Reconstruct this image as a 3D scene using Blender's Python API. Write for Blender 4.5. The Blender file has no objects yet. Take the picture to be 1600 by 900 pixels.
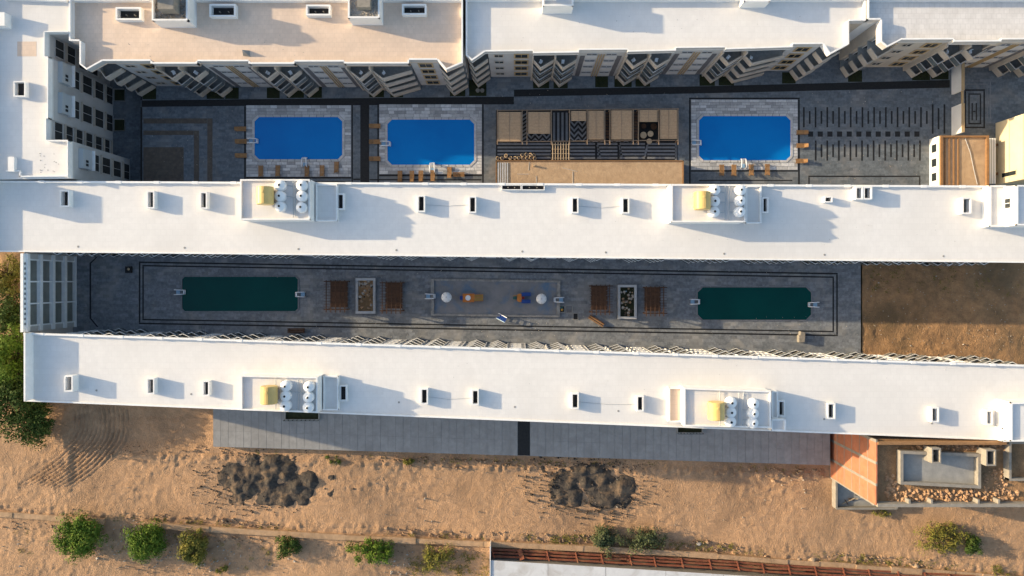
import bpy, bmesh, math, random
import numpy as np
from mathutils import Vector, Matrix
random.seed(7); rng = np.random.default_rng(11)
R = math.radians

# ------------------------------------------------------------------ camera, sky, sun, exposure
scene = bpy.context.scene
col = scene.collection
F, H, NX, NY = 1067.0, 118.5, 808.0, 440.0       # focal length in photo pixels, flight height, nadir pixel
cam = bpy.data.cameras.new('camera'); camo = bpy.data.objects.new('camera', cam); col.objects.link(camo)
camo.location = (0, 0, H); camo.rotation_euler = (0, 0, 0)
cam.sensor_fit = 'HORIZONTAL'; cam.sensor_width = 36.0; cam.lens = 36.0 * F / 1600
cam.shift_x = -(NX - 800) / 1600; cam.shift_y = -(450 - NY) / 1600
cam.clip_end = 3000
scene.camera = camo

SUN_EL, SLOPE = 14.0, 0.228                       # low sun in the west-north-west
world = bpy.data.worlds.new('World'); scene.world = world; world.use_nodes = True
wn = world.node_tree.nodes; wl = world.node_tree.links
sky = wn.new('ShaderNodeTexSky'); sky.sky_type = 'NISHITA'; sky.sun_disc = False
sky.sun_elevation = R(SUN_EL)
ldir = Vector((1, -SLOPE, 0)).normalized()        # horizontal direction in which shadows fall
sdir = -ldir
sky.sun_rotation = math.atan2(sdir.x, sdir.y)
sky.air_density = 1.0; sky.dust_density = 1.8; sky.ozone_density = 0.8
wn['Background'].inputs['Strength'].default_value = 0.15
wl.new(sky.outputs[0], wn['Background'].inputs[0])
sun = bpy.data.lights.new('sun', 'SUN'); suno = bpy.data.objects.new('sun', sun); col.objects.link(suno)
sun.energy = 3.9; sun.angle = R(0.55); sun.color = (1.0, 0.80, 0.52)
tosun = Vector((sdir.x * math.cos(R(SUN_EL)), sdir.y * math.cos(R(SUN_EL)), math.sin(R(SUN_EL))))
suno.rotation_euler = tosun.to_track_quat('Z', 'Y').to_euler(); suno.location = (-60, 20, 90)
vs = scene.view_settings
vs.view_transform = 'Standard'; vs.look = 'None'; vs.exposure = 1.08; vs.gamma = 1.0; vs.use_curve_mapping = False

# ------------------------------------------------------------------ helpers
def P(px, py, z):
    s = (H - z) / F
    return ((px - NX) * s, (NY - py) * s, z)
def P2(px, py, z): return P(px, py, z)[:2]
def M1(px, z): return px * (H - z) / F            # a pixel length in metres at height z

wp = {}
def tag(o, label=None, cat=None, group=None, kind=None):
    if label: o['label'] = label
    if cat: o['category'] = cat
    if group: o['group'] = group
    if kind: o['kind'] = kind
    return o
def empty(name, loc, label=None, cat=None, group=None, kind=None, parent=None):
    o = bpy.data.objects.new(name, None); o.empty_display_size = 0.5; col.objects.link(o)
    w = Vector(loc); wp[o.name] = w
    if parent is not None: o.parent = parent; o.location = w - wp[parent.name]
    else: o.location = w
    return tag(o, label, cat, group, kind)

class MB:
    def __init__(s): s.v = []; s.f = []
    def add(s, vs, fs):
        n = len(s.v); s.v += [tuple(v) for v in vs]; s.f += [tuple(i + n for i in f) for f in fs]; return s
    def box(s, x0, x1, y0, y1, z0, z1):
        return s.prism([(x0, y0), (x1, y0), (x1, y1), (x0, y1)], z0, z1)
    def prism(s, pts, z0, z1):
        n = len(pts)
        a = sum(pts[i][0] * pts[(i + 1) % n][1] - pts[(i + 1) % n][0] * pts[i][1] for i in range(n))
        if a < 0: pts = pts[::-1]
        v = [(p[0], p[1], z0) for p in pts] + [(p[0], p[1], z1) for p in pts]
        return s.add(v, [tuple(range(n))[::-1], tuple(range(n, 2 * n))] + [(i, (i + 1) % n, n + (i + 1) % n, n + i) for i in range(n)])
    def seg(s, a, b, w, z0, z1, side=0.0, ext=0.0):
        # a wall along a-b, w wide; side=-1/+1 puts it wholly right/left of the line
        a = Vector(a[:2]); b = Vector(b[:2]); d = (b - a).normalized(); n = Vector((-d.y, d.x))
        a = a - d * ext; b = b + d * ext
        l = n * (w * (0.5 + 0.5 * side)); r = -n * (w * (0.5 - 0.5 * side))
        return s.prism([tuple(a + r), tuple(b + r), tuple(b + l), tuple(a + l)], z0, z1)
    def beam(s, a, b, w, h):
        a = Vector(a); b = Vector(b); d = (b - a).normalized()
        u = d.cross(Vector((0, 0, 1)))
        if u.length < 1e-4: u = Vector((1, 0, 0))
        u.normalize(); t = u.cross(d)
        v = []
        for p in (a, b):
            for su, st in ((-1, -1), (1, -1), (1, 1), (-1, 1)): v.append(p + u * su * w / 2 + t * st * h / 2)
        return s.add(v, [(0, 3, 2, 1), (4, 5, 6, 7), (0, 1, 5, 4), (1, 2, 6, 5), (2, 3, 7, 6), (3, 0, 4, 7)])
    def lathe(s, cx, cy, prof, n=20):
        v = []; f = []
        for r, z in prof:
            for i in range(n):
                t = 2 * math.pi * i / n; v.append((cx + r * math.cos(t), cy + r * math.sin(t), z))
        m = len(prof)
        for j in range(m - 1):
            for i in range(n): f.append((j * n + i, j * n + (i + 1) % n, (j + 1) * n + (i + 1) % n, (j + 1) * n + i))
        f.append(tuple(range(n))[::-1]); f.append(tuple((m - 1) * n + i for i in range(n)))
        return s.add(v, f)
    def tube(s, pts, r, n=6):
        pts = [Vector(p) for p in pts]; v = []; f = []
        for k, p in enumerate(pts):
            d = (pts[min(k + 1, len(pts) - 1)] - pts[max(k - 1, 0)]).normalized()
            u = d.cross(Vector((0, 0, 1)))
            if u.length < 0.05: u = d.cross(Vector((1, 0, 0)))
            u.normalize(); t = u.cross(d)
            rr = r[k] if isinstance(r, (list, tuple)) else r
            for i in range(n):
                a = 2 * math.pi * i / n; v.append(p + u * math.cos(a) * rr + t * math.sin(a) * rr)
        for k in range(len(pts) - 1):
            for i in range(n): f.append((k * n + i, k * n + (i + 1) % n, (k + 1) * n + (i + 1) % n, (k + 1) * n + i))
        f.append(tuple(range(n))[::-1]); f.append(tuple((len(pts) - 1) * n + i for i in range(n)))
        return s.add(v, f)
    def mesh(s, name, m, origin, smooth=False, fix=True):
        me = bpy.data.meshes.new(name)
        me.from_pydata([(v[0] - origin[0], v[1] - origin[1], v[2] - origin[2]) for v in s.v], [], s.f)
        if fix:
            bm = bmesh.new(); bm.from_mesh(me); bmesh.ops.recalc_face_normals(bm, faces=bm.faces[:]); bm.to_mesh(me); bm.free()
        me.materials.append(m)
        if smooth:
            for p in me.polygons: p.use_smooth = True
        me.update(); return me
    def build(s, name, m, parent=None, smooth=False, fix=True, origin=None):
        xs = np.array(s.v)
        o = Vector(origin) if origin is not None else Vector((float(xs[:, 0].min() + xs[:, 0].max()) / 2, float(xs[:, 1].min() + xs[:, 1].max()) / 2, float(xs[:, 2].min())))
        return place(s.mesh(name, m, o, smooth, fix), name, parent, o)
def place(me, name, parent, w, rotz=0.0, scale=None):
    ob = bpy.data.objects.new(name, me); col.objects.link(ob); w = Vector(w); wp[ob.name] = w
    if parent is not None: ob.parent = parent; ob.location = w - wp[parent.name]
    else: ob.location = w
    if rotz: ob.rotation_euler = (0, 0, rotz)
    if scale: ob.scale = scale
    return ob
def copy_tree(root, loc, rotz, label=None, group=None, parent=None, scale=None):
    c = root.copy(); col.objects.link(c); c.parent = parent
    if parent is None:
        c.location = loc; c.rotation_euler = (0, 0, rotz); wp[c.name] = Vector(loc)
        if scale: c.scale = scale
        if label: c['label'] = label
        if group: c['group'] = group
    for ch in root.children: copy_tree(ch, None, None, parent=c)
    return c
def rect(x0, y0, x1, y1, z): return [P2(x0, y0, z), P2(x1, y0, z), P2(x1, y1, z), P2(x0, y1, z)]
def quad(pts, z): return [P2(a, b, z) for a, b in pts]
UNIT = {}
def unit(m):                                       # a shared unit block, base at z = 0
    if m.name not in UNIT:
        b = MB(); e = 0.03
        b.add([(-.5, -.5, 0), (.5, -.5, 0), (.5, .5, 0), (-.5, .5, 0), (-.5, -.5, .8), (.5, -.5, .8), (.5, .5, .8), (-.5, .5, .8),
               (-.5 + e, -.5 + e, 1), (.5 - e, -.5 + e, 1), (.5 - e, .5 - e, 1), (-.5 + e, .5 - e, 1)],
              [(0, 3, 2, 1), (0, 1, 5, 4), (1, 2, 6, 5), (2, 3, 7, 6), (3, 0, 4, 7), (4, 5, 9, 8), (5, 6, 10, 9), (6, 7, 11, 10), (7, 4, 8, 11), (8, 9, 10, 11)])
        UNIT[m.name] = b.mesh('block', m, (0, 0, 0))
    return UNIT[m.name]

# ------------------------------------------------------------------ materials
def mk(name, c1, c2=None, scale=1.0, rough=0.85, bump=0.0, bscale=8.0, detail=6.0, rnd=0.0, metal=0.0, spec=0.3, c3=None, s3=0.15, lo=0.35, hi=0.65, brick=None, bdist=0.05):
    m = bpy.data.materials.new(name); m.use_nodes = True
    nt = m.node_tree; N = nt.nodes; L = nt.links; b = N['Principled BSDF']
    b.inputs['Roughness'].default_value = rough; b.inputs['Metallic'].default_value = metal
    b.inputs['Specular IOR Level'].default_value = spec
    g = N.new('ShaderNodeNewGeometry'); out = None
    def noise(sc, det=detail, dist=0.0):
        n = N.new('ShaderNodeTexNoise'); n.inputs['Scale'].default_value = sc; n.inputs['Detail'].default_value = det
        n.inputs['Roughness'].default_value = 0.62; n.inputs['Distortion'].default_value = dist
        L.new(g.outputs['Position'], n.inputs['Vector']); return n.outputs['Fac']
    def ramp(fac, a, z):
        r = N.new('ShaderNodeMapRange'); r.inputs['From Min'].default_value = a; r.inputs['From Max'].default_value = z; L.new(fac, r.inputs['Value']); return r.outputs['Result']
    def mix(fac, a, z, typ='MIX'):
        x = N.new('ShaderNodeMix'); x.data_type = 'RGBA'; x.blend_type = typ
        if isinstance(fac, float): x.inputs['Factor'].default_value = fac
        else: L.new(fac, x.inputs['Factor'])
        for k, q in ((6, a), (7, z)):
            if isinstance(q, tuple): x.inputs[k].default_value = (*q, 1)
            else: L.new(q, x.inputs[k])
        return x.outputs[2]
    out = c1
    if c2: out = mix(ramp(noise(scale), lo, hi), c1, c2)
    if c3: out = mix(ramp(noise(s3, 4.0, 0.6), 0.5, 0.68), out, c3)
    hgt = None
    if brick:
        bw, bh, mort, dark, strength = brick
        t = N.new('ShaderNodeTexBrick'); t.inputs['Scale'].default_value = 1.0
        t.inputs['Brick Width'].default_value = bw; t.inputs['Row Height'].default_value = bh; t.inputs['Mortar Size'].default_value = mort
        t.inputs['Color1'].default_value = (1, 1, 1, 1); v = 1 - strength; t.inputs['Color2'].default_value = (v, v, v, 1); t.inputs['Mortar'].default_value = (dark, dark, dark, 1)
        L.new(g.outputs['Position'], t.inputs['Vector']); out = mix(1.0, out, t.outputs['Color'], 'MULTIPLY')
    if rnd:
        oi = N.new('ShaderNodeObjectInfo'); hs = N.new('ShaderNodeHueSaturation')
        mr = N.new('ShaderNodeMapRange'); mr.inputs['To Min'].default_value = 1 - rnd; mr.inputs['To Max'].default_value = 1 + rnd
        L.new(oi.outputs['Random'], mr.inputs['Value']); L.new(mr.outputs['Result'], hs.inputs['Value'])
        if isinstance(out, tuple): hs.inputs['Color'].default_value = (*out, 1)
        else: L.new(out, hs.inputs['Color'])
        out = hs.outputs['Color']
    if isinstance(out, tuple): b.inputs['Base Color'].default_value = (*out, 1)
    else: L.new(out, b.inputs['Base Color'])
    if bump:
        bp = N.new('ShaderNodeBump'); bp.inputs['Strength'].default_value = bump; bp.inputs['Distance'].default_value = bdist
        L.new(noise(bscale, 8.0, 0.4), bp.inputs['Height']); L.new(bp.outputs['Normal'], b.inputs['Normal'])
    return m
MT = {}
MT['roof_white'] = mk('roof_white', (.735, .71, .68), (.695, .67, .642), 0.9, .8, .12, 3.0, c3=(.665, .64, .61), s3=.05, brick=(.9, .9, .03, .94, .03))
MT['roof_tan'] = mk('roof_tan', (.73, .575, .455), (.67, .52, .405), 0.8, .85, .12, 3.0, c3=(.63, .49, .385), s3=.07, brick=(.7, .7, .035, .90, .06))
MT['roof_tile'] = mk('roof_tile', (.72, .69, .66), (.63, .60, .57), 0.7, .85, .15, 3.0, brick=(.8, .8, .05, .88, .06))
MT['roof_patch'] = mk('roof_patch', (.70, .675, .645), (.655, .63, .60), 1.5, .8)
MT['plaster'] = mk('plaster', (.78, .77, .75), (.71, .70, .68), 0.7, .8, .05, 5.0)
MT['trim'] = mk('trim', (.82, .81, .79), (.74, .73, .71), 1.3, .75)
MT['wall_grey'] = mk('wall_grey', (.50, .48, .46), (.44, .42, .40), 0.6, .85, .05, 4.0)
MT['wall_light'] = mk('wall_light', (.57, .545, .52), (.50, .48, .455), .8, .85)
MT['wall_beige'] = mk('wall_beige', (.52, .45, .37), (.45, .39, .32), 0.6, .85, .05, 4.0)
MT['band_beige'] = mk('band_beige', (.50, .43, .355), (.43, .37, .305), 0.9, .8, rnd=.05)
MT['band_grey'] = mk('band_grey', (.15, .145, .15), (.12, .115, .12), 1.0, .8)
MT['ochre'] = mk('ochre', (.48, .34, .18), (.40, .28, .15), 1.0, .8)
MT['balcony_floor'] = mk('balcony_floor', (.27, .275, .265), (.20, .205, .20), 2.0, .7, rnd=.15)
MT['glass'] = mk('glass', (.018, .024, .028), None, rough=.12, spec=.6)
MT['glass_rail'] = mk('glass_rail', (.13, .15, .155), (.10, .115, .12), 1.0, .15, spec=.6)
MT['glass_dim'] = mk('glass_dim', (.05, .05, .048), (.03, .03, .03), .5, .25, spec=.5)
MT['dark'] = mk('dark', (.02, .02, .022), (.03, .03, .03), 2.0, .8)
MT['pane_grey'] = mk('pane_grey', (.20, .205, .18), (.14, .145, .13), .5, .35, spec=.5)
MT['stone'] = mk('stone', (.265, .28, .30), (.165, .18, .20), 2.4, .8, .25, 6.0, c3=(.32, .315, .305), s3=.25, brick=(1.1, .55, .03, .80, .32))
MT['stone_dark'] = mk('stone_dark', (.18, .205, .23), (.115, .135, .155), 2.2, .8, .2, 6.0, c3=(.22, .225, .23), s3=.2, brick=(1.1, .55, .03, .80, .3))
MT['inlay'] = mk('inlay', (.010, .010, .011), (.020, .020, .020), 3.0, .6)
MT['inlay_tan'] = mk('inlay_tan', (.145, .115, .09), (.11, .09, .075), 1.5, .8, .1, brick=(.5, .5, .02, .8, .2))
MT['inlay_grey'] = mk('inlay_grey', (.21, .22, .235), (.16, .168, .18), 1.5, .8, rnd=.1)
MT['slab'] = mk('slab', (.50, .50, .505), (.38, .385, .39), 2.2, .75, .15, 6.0, rnd=.34)
MT['coping'] = mk('coping', (.52, .52, .515), (.43, .43, .43), 1.5, .7, rnd=.12)
MT['concrete_slab'] = mk('concrete_slab', (.31, .305, .30), (.25, .245, .24), .9, .85, .15, 5.0, rnd=.025, c3=(.24, .235, .23), s3=.2)
def soilmat(name, ca, cb, cc, cd):
    m = mk(name, ca, cb, 0.9, .95, c3=cc, s3=.10); nt = m.node_tree; N = nt.nodes; L = nt.links; b = N['Principled BSDF']
    g = N.new('ShaderNodeNewGeometry')
    def nz(sc, det, dist, rgh=.6):
        n = N.new('ShaderNodeTexNoise'); n.inputs['Scale'].default_value = sc; n.inputs['Detail'].default_value = det; n.inputs['Distortion'].default_value = dist; n.inputs['Roughness'].default_value = rgh
        L.new(g.outputs['Position'], n.inputs['Vector']); return n.outputs['Fac']
    def ma(op, x, y=None):
        k = N.new('ShaderNodeMath'); k.operation = op
        for q, v in enumerate((x, y)):
            if v is None: continue
            if isinstance(v, (int, float)): k.inputs[q].default_value = v
            else: L.new(v, k.inputs[q])
        return k.outputs[0]
    # curled crumbs: ridges of a distorted noise plus fine grain
    r1 = ma('SUBTRACT', 1.0, ma('MINIMUM', ma('MULTIPLY', ma('ABSOLUTE', ma('SUBTRACT', nz(1.5, 1.5, 1.8), .5)), 9.0), 1.0))
    r2 = ma('SUBTRACT', 1.0, ma('MINIMUM', ma('MULTIPLY', ma('ABSOLUTE', ma('SUBTRACT', nz(2.6, 1.0, 1.2), .5)), 8.0), 1.0))
    patch = nz(.22, 3, .5)
    hgt = ma('ADD', ma('ADD', ma('MULTIPLY', ma('MULTIPLY', r1, patch), 1.0), ma('MULTIPLY', r2, .5)), ma('MULTIPLY', nz(5.0, 5, .3), .8))
    bp = N.new('ShaderNodeBump'); bp.inputs['Strength'].default_value = .75; bp.inputs['Distance'].default_value = .13
    L.new(hgt, bp.inputs['Height']); L.new(bp.outputs['Normal'], b.inputs['Normal'])
    # dark specks
    old = b.inputs['Base Color'].links[0].from_socket
    mr = N.new('ShaderNodeMapRange'); mr.inputs['From Min'].default_value = .60; mr.inputs['From Max'].default_value = .74; L.new(nz(2.2, 4, .8, .7), mr.inputs['Value'])
    x = N.new('ShaderNodeMix'); x.data_type = 'RGBA'; L.new(ma('MULTIPLY', mr.outputs['Result'], .65), x.inputs['Factor']); L.new(old, x.inputs[6]); x.inputs[7].default_value = (*cd, 1)
    L.new(x.outputs[2], b.inputs['Base Color']); return m
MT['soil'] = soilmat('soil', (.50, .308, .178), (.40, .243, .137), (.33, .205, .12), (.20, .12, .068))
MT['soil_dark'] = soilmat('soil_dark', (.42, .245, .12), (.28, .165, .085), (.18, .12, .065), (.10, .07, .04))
MT['soil_far'] = mk('soil_far', (.40, .27, .16), (.30, .2, .12), .3, .95, .6, 1.5, c3=(.10, .11, .04), s3=.1)
MT['gravel'] = mk('gravel', (.085, .07, .058), (.04, .035, .031), 2.2, .95, 1.0, 4.0, bdist=.2, c3=(.20, .135, .085), s3=.45)
MT['rock'] = mk('rock', (.40, .27, .17), (.30, .20, .125), 1.5, .95, .4, 4.0)
MT['rubble_stone'] = mk('rubble_stone', (.50, .46, .40), (.35, .31, .27), 2.0, .9, rnd=.35)
MT['concrete'] = mk('concrete', (.29, .26, .22), (.22, .198, .168), 1.2, .9, .2, 5.0)
MT['concrete_grey'] = mk('concrete_grey', (.33, .32, .295), (.25, .245, .23), .8, .9, .3, 4.0)
MT['brick'] = mk('brick', (.43, .165, .09), (.35, .13, .07), 1.0, .9, .2, 6.0, rnd=.10, c3=(.36, .16, .095), s3=.5)
MT['water_blue'] = mk('water_blue', (.001, .185, .56), (.001, .155, .50), .10, .07, .04, 2.5, spec=.2)
MT['water_green'] = mk('water_green', (.002, .062, .056), (.002, .050, .046), .12, .08, .03, 2.0, spec=.12)
MT['wood'] = mk('wood', (.34, .185, .075), (.25, .13, .052), 2.5, .6, rnd=.18)
MT['wood_dark'] = mk('wood_dark', (.105, .052, .027), (.06, .03, .017), 2.0, .7, rnd=.2)
MT['bamboo'] = mk('bamboo', (.50, .345, .21), (.41, .275, .165), 3.0, .7, rnd=.06)
MT['beam_tan'] = mk('beam_tan', (.33, .24, .165), (.25, .18, .12), 2.0, .7)
MT['white_plastic'] = mk('white_plastic', (.80, .80, .79), None, rough=.4, spec=.5)
MT['yellow_plastic'] = mk('yellow_plastic', (.66, .475, .18), (.58, .405, .145), 1.0, .45, spec=.4, rnd=.08)
MT['steel_white'] = mk('steel_white', (.75, .77, .80), None, rough=.3, metal=.0, spec=.6)
MT['blue_plastic'] = mk('blue_plastic', (.015, .07, .32), None, rough=.4, spec=.4)
MT['blue_pale'] = mk('blue_pale', (.22, .38, .55), None, rough=.4, spec=.4)
MT['orange_plastic'] = mk('orange_plastic', (.58, .20, .03), (.5, .16, .02), 2.0, .4, spec=.4)
MT['yellow_slide'] = mk('yellow_slide', (.50, .27, .03), (.42, .21, .02), 2.0, .4, spec=.4)
MT['red_plastic'] = mk('red_plastic', (.40, .04, .035), None, rough=.4)
MT['green_plastic'] = mk('green_plastic', (.03, .12, .11), None, rough=.4)
MT['kids_floor'] = mk('kids_floor', (.26, .25, .25), (.20, .20, .205), .8, .8, .1, 5.0, c3=(.12, .19, .28), s3=.3)
MT['rim'] = mk('rim', (.38, .36, .33), (.22, .21, .20), 1.6, .9, .3, 5.0)
MT['mud'] = mk('mud', (.47, .31, .185), (.37, .235, .135), 1.2, .95, .5, 4.0, c3=(.30, .20, .12), s3=.4, bdist=.12)
MT['cream'] = mk('cream', (.66, .56, .38), (.60, .505, .335), .5, .85, .08, 3.0, rnd=.03)
MT['sand'] = mk('sand', (.48, .34, .215), (.40, .275, .17), 1.0, .9, .6, 2.5, c3=(.34, .235, .15), s3=.3, bdist=.1)
MT['brown_edge'] = mk('brown_edge', (.30, .165, .075), (.22, .12, .055), 2.0, .8)
MT['rust'] = mk('rust', (.26, .085, .045), (.15, .05, .03), 2.5, .85, .3, 8.0, c3=(.26, .12, .06), s3=.8)
MT['metal_roof'] = mk('metal_roof', (.60, .60, .60), (.52, .52, .52), .6, .6, c3=(.44, .42, .40), s3=.3)
MT['ac'] = mk('ac', (.42, .44, .45), None, rough=.5)
MT['bark'] = mk('bark', (.12, .085, .055), (.08, .055, .035), 4.0, .9)
MT['wicker'] = mk('wicker', (.58, .45, .30), (.45, .33, .2), 5.0, .8, rnd=.15)
def leafmat(name, a, b, c):
    m = mk(name, a, b, 1.4, .7, spec=.08, c3=c, s3=.7)
    return m
MT['leaf'] = leafmat('leaf', (.105, .17, .022), (.062, .115, .014), (.155, .205, .032))
MT['leaf_dark'] = leafmat('leaf_dark', (.06, .10, .022), (.035, .062, .015), (.11, .13, .03))
MT['leaf_olive'] = leafmat('leaf_olive', (.18, .17, .035), (.11, .11, .026), (.25, .20, .045))
MT['leaf_grey'] = leafmat('leaf_grey', (.085, .105, .045), (.05, .065, .03), (.14, .145, .075))
MT['grass'] = leafmat('grass', (.035, .055, .012), (.02, .035, .008), (.05, .06, .015))
MT['bed'] = mk('bed', (.03, .035, .015), (.018, .02, .01), 2.0, .95)

ords = ('first', 'second', 'third', 'fourth', 'fifth', 'sixth', 'seventh', 'eighth', 'ninth', 'tenth', 'eleventh', 'twelfth', 'thirteenth', 'last')
# ------------------------------------------------------------------ ground
GZ = -2.2
def vnoise(x, y, cell, seed):
    g = np.random.default_rng(seed).random((256, 256)); u = x / cell; v = y / cell
    i = np.floor(u).astype(int); j = np.floor(v).astype(int); a = u - i; b = v - j
    a = a * a * (3 - 2 * a); b = b * b * (3 - 2 * b); i %= 256; j %= 256; k = (i + 1) % 256; l = (j + 1) % 256
    return (g[i, j] * (1 - a) + g[k, j] * a) * (1 - b) + (g[i, l] * (1 - a) + g[k, l] * a) * b - .5
def grid_obj(name, m, xs, ys, hfun, kind='structure', label=None, cat=None, parent=None):
    X, Y = np.meshgrid(xs, ys); Z = hfun(X, Y); nx, ny = len(xs), len(ys)
    co = np.stack([X.ravel(), Y.ravel(), Z.ravel()], 1)
    idx = np.arange(nx * ny).reshape(ny, nx)
    q = np.stack([idx[:-1, :-1].ravel(), idx[:-1, 1:].ravel(), idx[1:, 1:].ravel(), idx[1:, :-1].ravel()], 1)
    me = bpy.data.meshes.new(name); me.from_pydata(co.tolist(), [], q.tolist()); me.materials.append(m); me.update()
    for p in me.polygons: p.use_smooth = True
    o = bpy.data.objects.new(name, me); col.objects.link(o); wp[o.name] = Vector((0, 0, 0))
    if parent is not None: o.parent = parent
    return tag(o, label, cat, kind=kind)
MB().box(-900, 900, -900, 900, GZ - 6.5, GZ - 3.2).build('ground', MT['soil_far'])['kind'] = 'structure'
def squig(X, Y, cell, seed):
    wx = X + 1.3 * cell * vnoise(X, Y, cell * 1.6, seed); wy = Y + 1.3 * cell * vnoise(X, Y, cell * 1.6, seed + 1)
    return np.clip(1 - np.abs(vnoise(wx, wy, cell, seed + 2)) * 6, 0, 1)
def tracks(X, Y):
    s = (H - GZ) / F; px = X / s + NX; py = NY - Y / s
    t = np.clip((py - 672) / 90, 0, 1.3); c = 158 - 95 * t ** 1.7
    u = px - c; w = np.clip((50 - np.abs(u)) / 10, 0, 1) * np.clip((py - 632) / 10, 0, 1) * np.clip((768 - py) / 22, 0, 1)
    return np.sin(u * 2 * np.pi / (7.0 + 3.0 * t) + 1.6 * vnoise(X, Y, 3.0, 40)) * .19 * w * (.8 + vnoise(X, Y, 1.5, 41))
def soil_h(X, Y):
    s = (H - GZ) / F; px = X / s + NX; py = NY - Y / s
    h = .7 * vnoise(X, Y, 16, 1) + .12 * vnoise(X, Y, 4.5, 2) + .04 * vnoise(X, Y, 1.6, 3) + .04 * vnoise(X, Y, .8, 4) + (.07 * squig(X, Y, 1.5, 70) + .06 * squig(X, Y, .95, 75)) * np.clip(.75 + 1.6 * vnoise(X, Y, 6.0, 79), .15, 1.5)
    edge = 727 + (px - 335) * .027 - 22
    berm = np.exp(-((py - edge - 12) / 9) ** 2) * np.clip((px - 90) / 60, 0, 1)
    wallc = 812 + px * .0575
    foot = np.exp(-((py - wallc + 17) / 11) ** 2) + .8 * np.exp(-((py - wallc - 26) / 16) ** 2)
    cl = np.abs(vnoise(X, Y, 1.1, 5)) * 1.0 + np.abs(vnoise(X, Y, .6, 6)) * .7
    h = h + (berm * .65 + foot * .45) * cl
    pit = np.clip((py - 640) / 10, 0, 1) * np.clip((702 - py) / 12, 0, 1) * np.clip((332 - px) / 14, 0, 1) * np.clip((px - 100) / 15, 0, 1)
    sm = np.clip((50 - np.abs(px - 158)) / 10, 0, 1) * np.clip((768 - py) / 22, 0, 1) * np.clip((py - 632) / 10, 0, 1)
    fr = np.clip((py - wallc - 5) / 3, 0, 1) * np.clip((876 + (px - 767) * .061 - py) / 3, 0, 1) * np.clip((px - 767) / 2, 0, 1)
    rut = np.zeros_like(h)
    for k_, (o_, a_) in enumerate(((-92, .05), (-84, .06), (-66, .07), (-58, .05), (-47, .06), (-40, .04), (38, .06), (46, .06), (58, .05))):
        rut += a_ * np.exp(-((py - wallc - o_ - 5 * vnoise(X, Y * 0, 25, 90 + k_)) / 1.8) ** 2) * np.clip(.6 + 2 * vnoise(X, Y, 12, 95 + k_), 0, 1)
    h = h - rut
    return GZ + h * (1 - .6 * sm) - .35 * pit + tracks(X, Y) - 2.2 * fr
grid_obj('soil_ground', MT['soil'], np.arange(-97, 97, .27), np.arange(-60, -19.5, .27), soil_h)
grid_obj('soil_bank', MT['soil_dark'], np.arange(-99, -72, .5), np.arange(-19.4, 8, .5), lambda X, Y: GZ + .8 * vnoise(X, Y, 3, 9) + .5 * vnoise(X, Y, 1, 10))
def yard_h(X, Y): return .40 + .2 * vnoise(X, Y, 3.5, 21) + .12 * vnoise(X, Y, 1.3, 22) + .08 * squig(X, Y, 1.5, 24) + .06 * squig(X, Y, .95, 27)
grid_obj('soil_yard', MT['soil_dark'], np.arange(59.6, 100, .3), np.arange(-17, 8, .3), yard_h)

# upper courtyard, lower courtyard, sunken strip, street pavement
ZA, ZB, ZP = 0.0, 0.6, -0.5
c1 = MB().prism([(-65.3, 14), (99, 14), (99, 46), (-65.3, 46)], -3.2, ZA).build('upper_courtyard', MT['stone_dark']); c1['kind'] = 'structure'
st = MB().prism([(-80, 14), (-65.32, 14), (-65.32, 46), (-80, 46)], -3.4, -2.6).build('sunken_court', MT['stone_dark']); st['kind'] = 'structure'
x_r = P2(1345, 480, ZB)[0]
c2 = MB().prism([(-79, -16), (x_r, -18), (x_r, 8), (-79, 8)], -3.0, ZB).build('lower_courtyard', MT['stone']); c2['kind'] = 'structure'

def strip(poly, z, par, m='inlay', t=.012, name='inlay_strip'):
    return MB().prism([P2(a, b, z) for a, b in poly], z - .05, z + t).build(name, MT[m], par)
def srect(x0, y0, x1, y1, par=c1, z=ZA, m='inlay', t=.012): return strip([(x0, y0), (x1, y0), (x1, y1), (x0, y1)], z, par, m, t)
# black path along the upper facade
strip([(221, 157), (383, 155), (803, 151), (803, 163), (383, 165.5), (221, 167)], ZA, c1, t=.010)
strip([(803.2, 140), (1090, 135), (1484, 125), (1484, 137), (1090, 146), (803.2, 151)], ZA, c1, t=.010)
srect(219.6, 139, 222.4, 156.5); srect(219.6, 167.3, 222.4, 290)
srect(381.5, 166, 384.2, 290); srect(549.2, 163.5, 551.4, 290)
srect(563, 163.8, 577, 290); srect(589.6, 163.5, 592, 290); srect(753.4, 163.5, 755.8, 290)
srect(552, 279, 562.6, 281.5); srect(592.4, 272.6, 753, 275.5); srect(577.4, 279.8, 752, 282); srect(384.6, 276.6, 548.8, 279); srect(384.6, 283, 548.8, 285)
srect(1076.6, 155.2, 1079.2, 292); srect(1076.6, 152.6, 1249.6, 155, t=.013); srect(1247, 155.4, 1249.6, 292)
srect(1079.6, 266, 1246.6, 268.2); srect(1092, 281, 1238, 282.8)
for a in ((224, 185, 323.6, 193), (324, 185, 332, 288), (224, 204, 302.6, 211), (303, 204, 311, 288), (224, 230, 287, 288)): srect(*a, m='inlay_tan')
k = 0
for i in range(25):
    x = 1256 + i * 9.15; L = i % 2 == 0 or i >= 22
    if i >= 22: srect(x - 1.3, 163 + (i == 23) * 6, x + 1.3, 209 - (i == 23) * 7)
    else: srect(x - 1.3, 167.5 if L else 173.5, x + 1.3, 199 if L else 193.5)
for i in range(12): srect(1262.5 + i * 15.1, 205.4, 1270.5 + i * 15.1, 213.6)
for i in range(19):
    x = 1274.5 + i * 9.05; L = i % 2 == 0
    srect(x - 1.3, 219.5 if L else 225.5, x + 1.3, 251 if L else 245.5)
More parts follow.
